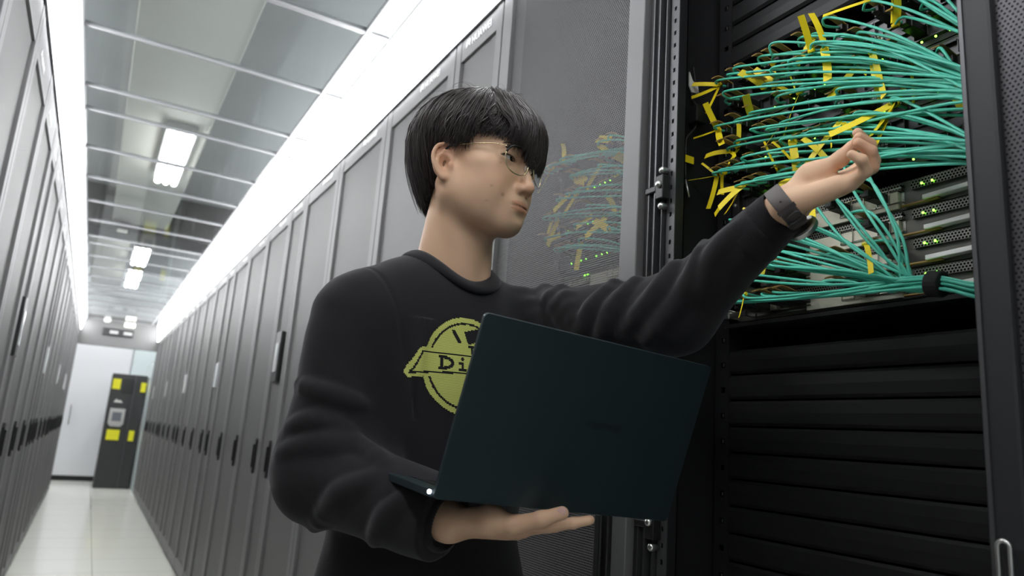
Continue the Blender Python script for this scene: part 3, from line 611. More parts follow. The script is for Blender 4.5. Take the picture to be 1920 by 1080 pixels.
def nets(fn, lo, hi, h, B=12, margin=1.25):
    """surface nets over the blocks the surface passes through; returns vertices, quads"""
    lo = np.array(lo, float); hi = np.array(hi, float); nb = np.ceil((hi - lo) / (h * B)).astype(int)
    I = np.stack(np.meshgrid(*[np.arange(n) for n in nb], indexing='ij'), -1).reshape(-1, 3)
    C = lo + (I + .5) * B * h; d = fn(C.astype(F4)); I = I[np.abs(d) < B * h * .8661 * margin + h * 2]
    g = np.stack(np.meshgrid(*[np.arange(B + 1)] * 3, indexing='ij'), -1)
    N = nb * B + 1; st = np.array([N[1] * N[2], N[2], 1], np.int64); ids = []; pos = []; quads = []
    corners = [(i, j, k) for i in (0, 1) for j in (0, 1) for k in (0, 1)]
    edges = [(a, b) for a in range(8) for b in range(a + 1, 8) if sum(abs(np.array(corners[a]) - np.array(corners[b]))) == 1]
    for s0 in range(0, len(I), 48):
        J = I[s0:s0 + 48]; G = J[:, None, None, None, :] * B + g[None]; P = (lo + G * h).astype(F4)
        D = fn(P.reshape(-1, 3)).reshape(P.shape[:-1]); D = np.where(D == 0, 1e-7, D)
        cv = np.stack([D[:, i:B + i, j:B + j, k:B + k] for i, j, k in corners], -1); sg = cv < 0
        act = sg.any(-1) & ~sg.all(-1); idx = np.argwhere(act)
        if len(idx) == 0: continue
        c = cv[act]; acc = np.zeros((len(c), 3)); n = np.zeros(len(c))
        for a, b in edges:
            m = (c[:, a] < 0) != (c[:, b] < 0); t = np.where(m, c[:, a] / np.where(m, c[:, a] - c[:, b], 1), 0)
            p = np.array(corners[a]) + t[:, None] * (np.array(corners[b]) - np.array(corners[a])); acc += p * m[:, None]; n += m
        cell = J[idx[:, 0]] * B + idx[:, 1:]; ids.append(cell @ st); pos.append(lo + (cell + acc / n[:, None]) * h)
        for ax in range(3):
            e = [0, 0, 0]; e[ax] = 1; A = D[:, :B, :B, :B]; Bv = D[:, e[0]:B + e[0], e[1]:B + e[1], e[2]:B + e[2]]
            q = np.argwhere((A < 0) != (Bv < 0))
            if len(q) == 0: continue
            gc = J[q[:, 0]] * B + q[:, 1:]; u, v = [(1, 2), (2, 0), (0, 1)][ax]; ok = (gc[:, u] > 0) & (gc[:, v] > 0); q = q[ok]; gc = gc[ok]
            inside = D[q[:, 0], q[:, 1], q[:, 2], q[:, 3]] < 0; b0 = gc @ st; su, sv = st[u], st[v]
            Q = np.stack([b0, b0 - su, b0 - su - sv, b0 - sv], -1); Q[~inside] = Q[~inside][:, ::-1]; quads.append(Q)
    ids = np.concatenate(ids); pos = np.concatenate(pos); quads = np.concatenate(quads)
    o = np.argsort(ids); ids = ids[o]; pos = pos[o]; loc = np.searchsorted(ids, quads); loc = np.clip(loc, 0, len(ids) - 1)
    good = (ids[loc] == quads).all(-1); loc = loc[good]
    p = pos.astype(F4)                       # pull the vertices onto the surface
    for _ in range(2):
        e = h * .5; d0 = fn(p); gr = np.stack([fn(p + V3(*(e * (k == i) for i in range(3)))) - d0 for k in range(3)], -1) / e
        step = np.clip(d0 / np.maximum((gr * gr).sum(-1), .25), -h, h); p = p - gr * step[:, None] * .8
    return p.astype(float), loc
def keep_largest(V, Q, n_keep=1):
    lab = np.arange(len(V))
    for _ in range(400):
        m = lab[Q].min(1); old = lab.copy()
        for k in range(4): np.minimum.at(lab, Q[:, k], m)
        lab = lab[lab]
        if (lab == old).all(): break
    u, c = np.unique(lab[Q[:, 0]], return_counts=True); keepers = u[np.argsort(-c)[:n_keep]]
    Q = Q[np.isin(lab[Q[:, 0]], keepers)]; used = np.unique(Q); mp = np.full(len(V), -1); mp[used] = np.arange(len(used)); return V[used], mp[Q]
def np_obj(name, V, Q, material, parent=None, colors=None):
    me = bpy.data.meshes.new(name); A = V
    if parent is not None:
        inv = np.array(WM[parent.name].inverted()); A = V @ inv[:3, :3].T + inv[:3, 3]
    me.vertices.add(len(A)); me.vertices.foreach_set('co', A.astype(F4).ravel()); k = Q.shape[1]
    me.loops.add(len(Q) * k); me.loops.foreach_set('vertex_index', Q.astype(np.int32).ravel()); me.polygons.add(len(Q))
    me.polygons.foreach_set('loop_start', np.arange(0, len(Q) * k, k, dtype=np.int32)); me.polygons.foreach_set('loop_total', np.full(len(Q), k, np.int32))
    me.update(calc_edges=True); me.validate(); me.shade_smooth(); me.materials.append(material)
    if colors is not None:
        ca = me.color_attributes.new('tint', 'FLOAT_COLOR', 'POINT'); c = np.ones((len(A), 4), F4); c[:, :3] = colors; ca.data.foreach_set('color', c.ravel())
    o = bpy.data.objects.new(name, me); COL.objects.link(o)
    if parent is not None: o.parent = parent; WM[o.name] = WM[parent.name]
    else: WM[o.name] = Matrix.Identity(4)
    return o
# ------------------------------------------------------------------ the man
man = thing('person', 'young man in black sweatshirt and glasses holding a laptop and reaching for the cables', 'person', (.50, 1.12, 0))
# head frame: x = his right, y = forward, z = up
HC = V3(.502, 1.039, 1.679)
yaw, pitch, roll = math.radians(-60), math.radians(-8), math.radians(-2.5)
fw = np.array([math.cos(yaw) * math.cos(pitch), math.sin(yaw) * math.cos(pitch), math.sin(pitch)]); rt = np.cross(fw, [0, 0, 1]); rt /= np.linalg.norm(rt); up = np.cross(rt, fw)
rt, up = rt * math.cos(roll) + up * math.sin(roll), up * math.cos(roll) - rt * math.sin(roll)
HM = np.stack([rt, fw, up], 1).astype(F4)            # columns: local axes in world
def h2w(p): return (np.array(p, float).reshape(-1, 3) @ HM.T + HC)
EYE = [(.032, .0690, .000), (-.032, .0690, .000)]
_hp = [(0, .012, .004), (.003, .0145, .018), (.005, .010, .028), (.0065, -.001, .0325), (.008, -.013, .028), (.0085, -.019, .016), (.008, -.0185, .002), (.0065, -.013, -.012), (.004, -.005, -.022), (.002, .004, -.027)]
_hc = crv(_hp, 4); _hr = np.interp(np.linspace(0, 9, len(_hc)), range(10), [.003, .0030, .0031, .0032, .0033, .0033, .0033, .0035, .0043, .0050])
HELIX = [(tuple(p), float(r_)) for p, r_ in zip(_hc, _hr)]
def head_local(q):
    a = np.abs(q[:, 0]); qs = q.copy(); qs[:, 0] = a           # mirrored
    d = ell(q, (0, -.014, .030), (.0765, .098, .080))
    d = smin(d, ell(q, (0, .020, .030), (.066, .074, .070)), .02)                    # forehead
    d = smin(d, ell(q, (0, .022, -.030), (.062, .064, .080)), .02)                   # face block
    d = smin(d, ell(qs, (.038, .046, -.034), (.028, .031, .034)), .022)              # cheeks
    d = smin(d, ell(qs, (.050, .036, -.012), (.022, .030, .016)), .018)              # cheek bones
    d = smin(d, cap(qs, (.052, -.002, -.060), (.020, .060, -.097), .019, .017), .034); d = smin(d, ell(qs, (.040, .030, -.060), (.024, .040, .038)), .03)  # jaw line
    d = smin(d, cap(qs, (.060, -.010, -.030), (.054, -.004, -.062), .014, .016), .02)
    d = smin(d, ell(q, (0, .070, -.096), (.023, .0225, .019)), .020)                 # chin
    d = smin(d, ell(q, (0, .040, -.085), (.045, .040, .022)), .02)
    d = smin(d, ell(q, (0, .072, -.066), (.030, .026, .026)), .016)                  # muzzle
    d = smin(d, cap(qs, (.012, .0835, .018), (.046, .066, .017), .008, .007), .014)  # brow ridge
    d = smax(d, -ell(qs, (.033, .096, -.001), (.020, .0155, .0105)), .012)             # eye sockets
    d = smax(d, -ell(qs, (.012, .103, .000), (.008, .014, .014)), .010)
    # nose
    d = smin(d, chain(q, [(0, .080, .010), (0, .0865, -.006), (0, .0935, -.024), (0, .0990, -.0365)], [.0080, .0078, .0088, .0105], .004), .009)
    d = smin(d, ell(qs, (.0130, .0905, -.0425), (.0070, .0105, .0072)), .006)          # alae
    d = smin(d, ell(q, (0, .0990, -.0385), (.0115, .0092, .0088)), .005)
    d = smin(d, cap(q, (0, .095, -.0475), (0, .087, -.053), .0034, .004), .005)         # columella
    d = smax(d, -ell(qs, (.0072, .0955, -.0490), (.0032, .0055, .0042)), .003)         # nostrils
    # lips
    ql = q.copy(); ql[:, 1] = q[:, 1] + 7.0 * q[:, 0] ** 2; al = np.abs(ql[:, 0])
    d = smin(d, ell(ql, (0, .0880, -.0655), (.0235, .0072, .0046)), .006)
    d = smin(d, ell(ql, (0, .0880, -.0762), (.0205, .0072, .0054)), .006)
    d = smin(d, ell(ql, (0, .0910, -.0648), (.007, .0040, .0034)), .004)
    mz = -.0702 - .10 * a * 0 + .0009 * np.cos(a * 260)
    slit = ell(ql, (0, .0960, -.0707), (.0255, .0060, .0008)); d = smax(d, -slit, .0016)
    d = smax(d, -ell(q, (0, .1015, -.0872), (.014, .0080, .0050)), .010)                              # below the lower lip
    d = smax(d, -cap(q, (0, .1030, -.0530), (0, .1015, -.0600), .0022), .004)           # philtrum
    # eyelids
    for s_ in (1,):
        e = V3(*EYE[0]); lid = ell(qs, (.0345, .0675, .000), (.0205, .0152, .0136)); d = smin(d, lid, .005)
        sx = (qs[:, 0] - .0350) / .0172; sz = qs[:, 2] - (.0004 + .0012 * sx)
        op = np.sqrt((sz / .0036) ** 2 + sx ** 2) - 1; op = np.maximum(op * .0036, -(qs[:, 1] - .064)); d = smax(d, -op, .0010)
    d = smin(d, chain(qs, [(.019, .0775, .0055), (.028, .0815, .0078), (.040, .0790, .0072), (.048, .072, .0028)], [.0016, .0021, .0021, .0014], .003), .004)
    # ears
    ax = rotm('z', -14)
    E0 = V3(.0800, -.014, -.022); qe = ((qs - E0) @ rotm('y', -8) @ rotm('z', 32) @ rotm('x', 8)) / .92
    hel = None
    for (pa, ra), (pb, rb) in zip(HELIX[:-1], HELIX[1:]):
        c_ = cap(qe, pa, pb, ra, rb); hel = c_ if hel is None else np.minimum(hel, c_)
    plate = ell(qe, (.001, -.003, .003), (.0052, .0172, .029)); plate = smax(plate, -ell(qe, (.007, .0005, .000), (.0075, .0095, .0135)), .004)
    plate = smax(plate, -ell(qe, (.008, -.006, .022), (.005, .0085, .0055)), .003)
    anti = chain(qe, [(.004, -.004, -.014), (.0058, -.0115, -.004), (.0056, -.0105, .010), (.0048, -.002, .020), (.004, .006, .023)], [.003, .0029, .0028, .0024, .0018], .003)
    trag = ell(qe, (.0035, .0115, -.004), (.0045, .0042, .0062)); lobe = ell(qe, (.0025, .001, -.0245), (.0042, .0085, .0082))
    ear = smin(smin(smin(hel, plate, .004), anti, .003), smin(trag, lobe, .004), .004); ear = smax(ear, -ell(qe, (.0035, .006, -.001), (.006, .0042, .0062)), .002) * .92
    d = smin(d, ear, .005); d = smax(d, -ell(qe, (.004, .0020, -.001), (.0080, .0065, .0095)), .003); d = smax(d, -ell(qe, (.0060, -.0030, .0205), (.0045, .0105, .0045), rotm('x', 30)), .002)
    d = np.minimum(d, np.maximum(smin(anti, trag, .001) * .92, -(qe[:, 0] - .001)))
    return d
NB = V3(.487, 1.098, 1.470)
def head_sdf(P):
    q = (P - HC) @ HM
    d = head_local(q)
    n0 = tuple(h2w((0, -.022, -.060))[0]); n1 = tuple(NB)
    nk = cap(P, n0, n1, .0545, .062)
    sc = cap(P, tuple(h2w((.058, -.022, -.050))[0]), (.500, 1.050, 1.475), .013, .012)       # neck muscle on the near side
    sc2 = cap(P, tuple(h2w((-.058, -.022, -.050))[0]), (.530, 1.055, 1.475), .013, .012)
    adm = ell(P, tuple(h2w((0, .012, -.125))[0]), (.016, .016, .020))
    nk = smin(smin(smin(nk, sc, .02), sc2, .02), adm, .018)
    return smin(d, nk, .018)
def bounded(fn, c, r, m=.035):
    def g(P):
        dd = np.linalg.norm(P - V3(*c), axis=-1) - r; out = np.maximum(dd, m).astype(F4); k = dd < m
        if k.any(): out[k] = fn(P[k])
        return out
    return g
# limbs (world): shoulders, elbows, wrists
def at(u, v, s):      # a point at depth s along the line of sight through a pixel of the photograph
    c = CR @ Vector(((u - 960) / 1360, -(v - 540) / 1360, -1)); return (c.x * s, c.y * s, c.z * s + CAMZ)
SR, ER, WR = at(668, 600, 1.11), at(602, 888, 1.035), at(838, 978, .912)
SL, EL, WL = (.665, 1.085, 1.425), (.728, .805, 1.432), at(1475, 388, .915)
LT = V3(.945, .32, 0); NT = V3(.32, -.945, 0)       # torso left and front
def tors(P, c, r):   # ellipsoid in the torso's own axes
    return ell(P, c, r, np.stack([LT, NT, V3(0, 0, 1)], 1))
TX, TY = .500, 1.125

def hand(wr, mcps, fingers, thumb, nrm, pr):
    """palm and five fingers; nrm = palm normal (the side the fingers close on)"""
    nrm = np.array(nrm, float); nrm = nrm / np.linalg.norm(nrm); w_ = np.array(wr)
    def fn(P):
        d = None
        for i, m in enumerate(mcps):       # metacarpals fan from the wrist
            m = np.array(m); side = (i - 1.5) * .010; base = w_ + (np.array(mcps[3]) - np.array(mcps[0])) / 3 * (i - 1.5) * .55
            c = cap(P, base, m, .0125, .0098); d = c if d is None else smin(d, c, .012)
        for i, f in enumerate(fingers):
            r = pr[i]; c = chain(P, f, [r * 1.10, r * 1.02, r * .92, r * .78], .003); d = smin(d, c, .0045)
        t = chain(P, thumb, [.0150, .0108, .0092, .0078], .006); th = ell(P, (np.array(thumb[0]) * .55 + np.array(thumb[1]) * .45) + nrm * .003, (.0185, .0185, .0185)); t = smin(t, th, .012); d = smin(d, t, .009)
        hy = cap(P, w_ + (np.array(mcps[0]) - np.array(mcps[3])) * .30 + nrm * .004, np.array(mcps[0]) * .8 + w_ * .2 + nrm * .003, .0145, .010); return smin(d, hy, .012)
    return fn
# left hand, palm turned up, fingers curled towards the thumb
lm = [at(1595, 343, .864), at(1603, 335, .884), at(1606, 329, .904), at(1602, 325, .922)]
lf = [[lm[0], at(1623, 322, .845), at(1616, 300, .838), at(1597, 290, .843)], [lm[1], at(1635, 313, .862), at(1632, 284, .855), at(1609, 268, .855)],
      [lm[2], at(1637, 302, .884), at(1630, 271, .877), at(1611, 258, .873)], [lm[3], at(1630, 292, .905), at(1622, 265, .896), at(1608, 249, .888)]]
lth = [at(1505, 350, .915), at(1545, 318, .905), at(1577, 297, .893), at(1597, 276, .884)]
lnrm = np.array(at(1540, 295, .875)) - np.array(at(1560, 345, .89))
LH = hand(at(1480, 382, .908), lm, lf, lth, lnrm, [.0070, .0078, .0080, .0076])
# right hand, palm up beneath the laptop
rm = [at(985, 984, .873), at(985, 990, .893), at(980, 994, .912), at(970, 998, .93)][::-1]
rf = [[at(985, 984, .873), at(1035, 985, .870), at(1074, 981, .868), at(1103, 976, .868)], [at(985, 990, .893), at(1040, 986, .895), at(1077, 980, .896), at(1106, 975, .898)],
      [at(980, 994, .912), at(1028, 988, .915), at(1062, 982, .918), at(1088, 977, .92)], [at(970, 998, .93), at(1005, 990, .935), at(1030, 985, .938), at(1052, 980, .94)]][::-1]
rth = [at(888, 975, .885), at(962, 984, .862), at(1015, 974, .850), at(1054, 962, .846)]
RH = hand(at(858, 980, .905), rm, rf, rth, (0, 0, 1), [.0066, .0072, .0074, .0072])
def arm_body(S, E_, W_):
    def fn(P):
        d = cap(P, S, E_, .044, .036); f = cap(P, E_, W_, .036, .0255); return smin(d, f, .02)
    return fn
aR, aL = arm_body(SR, ER, WR), arm_body(SL, EL, WL)
def trunk(P):
    d = tors(P, (TX, TY, 1.33), (.150, .092, .16)); d = smin(d, tors(P, (TX, TY, 1.12), (.130, .085, .20)), .05); d = smin(d, tors(P, (TX, TY, .93), (.150, .095, .12)), .05)
    d = smin(d, cap(P, (.350, 1.07, 1.405), (.640, 1.105, 1.425), .040), .04)
    for s_ in (-1, 1):
        k = V3(TX, TY, .9) + LT * s_ * .09; kn = V3(TX, TY, .50) + LT * s_ * .11 + NT * .02; an = V3(TX, TY, .10) + LT * s_ * .12; to = an + NT * .12 - V3(0, 0, .05)
        d = smin(d, chain(P, [k, kn, an], [.072, .047, .036], .02), .03); d = smin(d, cap(P, an - V3(0, 0, .035), to, .030, .024), .02)
    return d
parts_ = [(head_sdf, (.49, 1.05, 1.60), .24), (LH, at(1560, 330, .88), .14), (RH, at(960, 985, .89), .17), (aR, tuple((np.array(SR) + WR) / 2), .24), (aL, tuple((np.array(SL) + WL) / 2), .34), (trunk, (TX, TY, .75), .85)]
def body_sdf(P):
    d = None
    for fn, c, r in parts_:
        c_ = bounded(fn, c, r)(P)
        d = c_ if d is None else smin(d, c_, .018)
    return d
import time as _t
_t0 = _t.time()
V, Q = nets(body_sdf, (.18, .42, .0), (.90, 1.30, 1.82), .0023)
V, Q = keep_largest(V, Q)
print('body', len(V), _t.time() - _t0)
# skin tint: lips, ears, cheeks, knuckles, moles as skin tones; eye sockets and lip parting set darker
q = (V - np.array(HC, float)) @ np.array(HM, float); T = np.ones((len(V), 3))
def blend(mask, col):
    global T
    T = T * (1 - mask[:, None]) + np.array(col)[None] * mask[:, None]
def g(c, r): return np.exp(-(((q - np.array(c)) / np.array(r)) ** 2).sum(1))
inhead = np.linalg.norm(q, axis=1) < .2
for s_ in (1, -1):
    blend(np.clip(g((s_ * .045, .07, -.035), (.025, .04, .022)) * .55, 0, 1), (1.04, .88, .86))
    blend(np.clip(g((s_ * .085, -.006, -.005), (.012, .03, .035)) * .7, 0, 1), (1.05, .80, .76))
    blend(np.clip(g((s_ * .033, .08, .0), (.022, .02, .010)) * .35, 0, 1), (.86, .78, .78))
blend(np.clip(g((0, .108, -.042), (.018, .02, .012)) * .6, 0, 1), (1.05, .82, .78))
lip = (np.abs(q[:, 0]) < .026) & (q[:, 1] > .078); zz = q[:, 2]; lw = np.clip(1 - (q[:, 0] / .0255) ** 2, 0, 1) ** .5
m_ = lip * np.clip((lw * .0048 - np.abs(zz + .0665) + .0008) / .002, 0, 1) * .8 + lip * np.clip((lw * .0056 - np.abs(zz + .0755)) / .002, 0, 1) * .8
blend(np.clip(m_, 0, .85), (.86, .60, .57))
blend(lip * np.clip(1 - np.abs(zz + .0703) / .0012, 0, 1) * .7, (.42, .24, .22))
for c, r in (((.040, .078, -.060), .0026), ((.058, .030, -.075), .0014), ((.052, .058, -.012), .0012), ((.060, .035, -.052), .0013)):
    blend(np.clip(np.exp(-((q - np.array(c)) ** 2)[:, [0, 2]].sum(1) / r ** 2) * 1.0 * (q[:, 0] > 0), 0, .55 if r > .002 else .35), (.42, .27, .25))
hx = np.linalg.norm(V - np.array(at(1620, 270, .86)), axis=1); T = T * (1 - .22 * np.exp(-(hx / .03) ** 2)[:, None] * np.array([0, .6, .7]))
skin = mat('skin', (.66, .43, .285), .5, spec=.35, sss=.12, bump=(420, .00008)); nt = skin.node_tree; b = nt.nodes['Principled BSDF']
at_ = nt.nodes.new('ShaderNodeAttribute'); at_.attribute_name = 'tint'; mx = nt.nodes.new('ShaderNodeMix'); mx.data_type = 'RGBA'; mx.blend_type = 'MULTIPLY'; mx.inputs['Factor'].default_value = 1
mx.inputs['A'].default_value = (.66, .43, .285, 1); nt.links.new(at_.outputs['Color'], mx.inputs['B']); nt.links.new(mx.outputs['Result'], b.inputs['Base Color'])
body = np_obj('body', V, Q, skin, man, T)
# eyes
def head_obj(name, mb, m, **k):
    mb.v = [tuple(p) for p in h2w(mb.v)]; return obj(name, mb, m, man, **k)
for s_ in (1, -1):
    e = MB().ball((s_ * .0340, .0680, 0), (.0170, .0135, .0125), 14); eo = head_obj('eyeball', e, mat('eye_white', (.55, .52, .50), .2), smooth=True)
    ir = MB(); gz = Vector((-.10, 1, .10)).normalized(); c = Vector((s_ * .0335, .0680, 0)) + gz * .0127; a1 = gz.orthogonal().normalized(); a2 = gz.cross(a1)
    ir.add([c + gz * .0009] + [c + (a1 * math.cos(t) + a2 * math.sin(t)) * .0062 for t in np.linspace(0, 6.283, 25)[:-1]], [(0, 1 + i, 1 + (i + 1) % 24) for i in range(24)])
    io = head_obj('iris', ir, mat('dark_iris', (.012, .007, .005), .08)); io.parent = eo
    lsh = []
    for u_ in np.linspace(-.98, 1.0, 15):
        x_ = .0350 + .0172 * u_; z_ = .0004 + .0012 * u_ + .0036 * math.sqrt(max(0, 1 - u_ * u_)); yy_ = .0675 + .0152 * math.sqrt(max(.02, 1 - ((x_ - .0345) / .0205) ** 2 - (z_ / .0136) ** 2)); lsh.append((s_ * x_, yy_ + .0004, z_ + .0002))
    lsh.append((s_ * .0535, lsh[-1][1] - .0025, lsh[-1][2] - .0002))
    head_obj('eyelashes', MB().tube(lsh, [.0003] + [.0007] * 8 + [.0009] * 5 + [.0006, .0002], 6), mat('dark_lash', (.012, .010, .010), .6), smooth=True)

# thumb nail of the supporting hand
T_ = np.array(rth[3]); I_ = np.array(rth[2]); tdir = (T_ - I_) / np.linalg.norm(T_ - I_); tc = np.array([0, 0, CAMZ]) - T_; tc = tc - tdir * (tc @ tdir); tc /= np.linalg.norm(tc); ts_ = np.cross(tdir, tc)
nl = MB().ball((0, 0, 0), 1, 10); cN = T_ + tc * .0062 - ts_ * .0018 + tdir * .001
nl.v = [tuple(cN + tdir * v[0] * .0062 + ts_ * v[1] * .0050 + tc * v[2] * .0018) for v in nl.v]
obj('thumbnail', nl, mat('nail', (.62, .40, .34), .3), man, smooth=True)
# ------------------------------------------------------------------ clothing
def ripple(P, seed, n=5, f=60):
    r = np.random.RandomState(seed); s = 0
    for _ in range(n): s = s + np.sin(P @ (r.randn(3).astype(F4) * f * .6) + r.rand() * 6.28)
    return s / n
def axis_t(P, a, b):
    a = V3(*a); ab = V3(*b) - a; return np.clip(((P - a) @ ab) / float(ab @ ab), -.3, 1.3)
FOLDS_L = [  # ridges in the reaching sleeve and the shoulder: (points, radius)
    ([at(945, 525, 1.27), at(985, 560, 1.16), at(1020, 640, 1.10)], .010), ([at(985, 515, 1.25), at(1035, 560, 1.12), at(1075, 640, 1.07)], .011),
    ([at(1020, 518, 1.2), at(1062, 560, 1.1), at(1090, 650, 1.04)], .009), ([at(1165, 520, 1.06), at(1110, 580, 1.02), at(1085, 650, 1.02)], .010),
    ([at(1205, 515, 1.03), at(1150, 580, .985), at(1120, 660, .99)], .010), ([at(1285, 470, .99), at(1240, 540, .95), at(1180, 610, .955)], .011),
    ([at(1320, 455, .96), at(1290, 540, .935), at(1215, 640, .95)], .010), ([at(1385, 425, .93), at(1340, 480, .905), at(1315, 560, .92)], .009)]
FOLDS_R = [([at(545, 800, 1.02), at(600, 790, .97), at(660, 815, .955)], .010), ([at(530, 850, 1.0), at(590, 835, .96), at(670, 840, .93), at(720, 870, .925)], .013),
    ([at(590, 990, .98), at(640, 930, .935), at(700, 900, .915)], .012), ([at(700, 1020, .93), at(725, 970, .885), at(770, 930, .885)], .009), ([at(560, 720, 1.07), at(620, 740, 1.02), at(680, 760, 1.03)], .008)]
def sleeve(P, S, E_, W_, r0, r1, r2, folds, seed):
    d = cap(P, S, E_, r0, r1); f = cap(P, E_, W_, r1, r2); d = smin(d, f, .03)
    t = axis_t(P, S, E_); t2 = axis_t(P, E_, W_)
    wob = ripple(P, seed, 5, 55) * .0030 + ripple(P, seed + 1, 4, 110) * .0012; d = d - wob
    for pts, r in folds:
        m_ = len(pts) - 1
        for i in range(m_): d = smin(d, cap(P, pts[i], pts[i+1], r * (1 - .6 * abs(2 * i / m_ - 1)), r * (1 - .6 * abs(2 * (i + 1) / m_ - 1))), .016)
    return d
def lay(folds, base, inset):
    out = []
    for pts, r in folds:
        px = crv(pts, 4); P_ = []
        for p in px:
            dr = np.array(p) - np.array([0, 0, CAMZ]); dr /= np.linalg.norm(dr); x = np.array([[0, 0, CAMZ]]) + dr * .62
            for _ in range(60):
                v = float(base(x.astype(F4))[0]); x = x + dr * np.clip(v, -.02, .03) * .7
            P_.append(tuple(x[0] + dr * (r - inset)))
        out.append((P_, r))
    return out
vE = (np.array(WL) - EL); vE = vE / np.linalg.norm(vE); CL = np.array(WL) - vE * .030          # left cuff end
vR = (np.array(WR) - ER); vR = vR / np.linalg.norm(vR); CRR = np.array(WR) - vR * .004
FOLDS_L = lay(FOLDS_L, lambda Q_: np.minimum(sleeve(Q_, SL, EL, CL, .070, .056, .034, [], 21), tors(Q_, (TX, TY, 1.36), (.205, .125, .17))), .0032)
FOLDS_R = lay(FOLDS_R, lambda Q_: sleeve(Q_, SR, ER, CRR, .068, .064, .052, [], 31), .0022)
def shirt_sdf(P):
    d = tors(P, (TX, TY, 1.36), (.205, .125, .17)); d = smin(d, tors(P, (TX, TY, 1.18), (.185, .128, .22)), .06)
    d = smin(d, tors(P, (TX + .005, TY, .97), (.191, .135, .17)), .05)
    d = smin(d, cap(P, (.345, 1.075, 1.412), (.50, 1.105, 1.440), .055, .060), .05); d = smin(d, cap(P, (.50, 1.105, 1.440), (.650, 1.11, 1.425), .060, .055), .04)
    d = d - ripple(P, 3, 5, 26) * .004 - ripple(P, 8, 4, 60) * .0012
    z = P[:, 2]; n_ = (P - V3(TX, TY, 0)) @ NT; l_ = (P - V3(TX, TY, 0)) @ LT
    d = d - .006 * np.exp(-((l_ + .13 + (1.40 - z) * .10) / .012) ** 2) * (z < 1.40) * (z > 1.15) * (n_ > 0)   # fold from the armpit
    d = d + .0022 * np.exp(-((l_ + .165 + (z - 1.40) * .25) / .0030) ** 2) * (z > 1.25)                       # armhole seam
    d = smax(d, -(z - .93), .01)
    sl = bounded(lambda Q_: sleeve(Q_, SL, EL, CL, .070, .056, .034, FOLDS_L, 21), (.70, .85, 1.45), .36)(P)
    sr = bounded(lambda Q_: sleeve(Q_, SR, ER, CRR, .068, .064, .052, FOLDS_R, 31), (.34, 1.02, 1.27), .32)(P)
    d = smin(d, sl, .035); d = smin(d, sr, .030)
    # neck opening
    nk = cap(P, tuple(np.array(NB, float) + [0, 0, -.015]), tuple(h2w((0, -.02, -.05))[0]), .0665, .070); d = smax(d, -(nk), .004)
    # open ends of the sleeves
    for W_, v in ((CL, vE), (CRR, vR)):
        e = (P - V3(*W_)) @ V3(*v); near = np.linalg.norm(P - V3(*W_), axis=-1) < .12; d = np.where(near, smax(d, e, .004), d)
    return d
_t0 = _t.time()
V, Q = nets(shirt_sdf, (.16, .56, .90), (.90, 1.34, 1.54), .0030)
V, Q = keep_largest(V, Q); print('shirt', len(V), _t.time() - _t0)
fab = mat('charcoal_fleece', (.0180, .0172, .0190), .92, spec=.15, sheen=.22, bump=(900, .0004))
fab.node_tree.nodes['Principled BSDF'].inputs['Sheen Tint'].default_value = (.7, .68, .72, 1)
shirt = np_obj('sweatshirt', V, Q, fab, man)
# surface helper: march a ray onto the shirt
def on_shirt(p0, dr, fn=shirt_sdf, n=60):
    p = np.array(p0, F4).reshape(-1, 3).copy(); dr = np.array(dr, F4)
    for _ in range(n): p += dr * np.clip(fn(p), -.02, .03)[:, None] * .6
    return p
# ribbed collar, cuffs and hem
nb0 = np.array(NB, float) + [0, 0, -.015]; na = np.array(h2w((0, -.02, -.05))[0]); nd = (na - nb0) / np.linalg.norm(na - nb0)
u1 = np.cross(nd, [0, 1, 0]); u1 /= np.linalg.norm(u1); u2 = np.cross(nd, u1); ring_in = []; K = 96
cm = MB(); Vs = []
prev = None
for k in range(K):
    a = 2 * math.pi * k / K; dr = u1 * math.cos(a) + u2 * math.sin(a)
    # height along the neck where the shirt surface meets the opening
    ts = np.linspace(.08, -.07, 80); pts = nb0[None] + nd[None] * ts[:, None] + dr[None] * .072; dd = shirt_sdf(pts.astype(F4)); i = int(np.argmax(dd < 0)); t0 = ts[i] if (dd < 0).any() else -.05
    Vs.append((t0, dr))
tt = np.array([v[0] for v in Vs]); 
for _ in range(6): tt = (np.roll(tt, 1) + tt + np.roll(tt, -1)) / 3
prof = [(-.0115, -.006), (-.0120, .004), (-.0095, .0115), (-.004, .0135), (.006, .011), (.016, .006), (.022, .001), (.020, -.005), (.004, -.004)]
for k in range(K):
    dr = Vs[k][1]; rb = .0006 * (1 if k % 2 else -1)
    for (a, b_) in prof: cm.v.append(tuple(nb0 + nd * (tt[k] + b_ - .004 ) + dr * (.0695 + a * .75 + rb)))
n_ = len(prof)
for k in range(K):
    for i in range(n_): cm.f.append((k * n_ + i, ((k + 1) % K) * n_ + i, ((k + 1) % K) * n_ + (i + 1) % n_, k * n_ + (i + 1) % n_))
obj('collar', cm, fab, man, smooth=True)
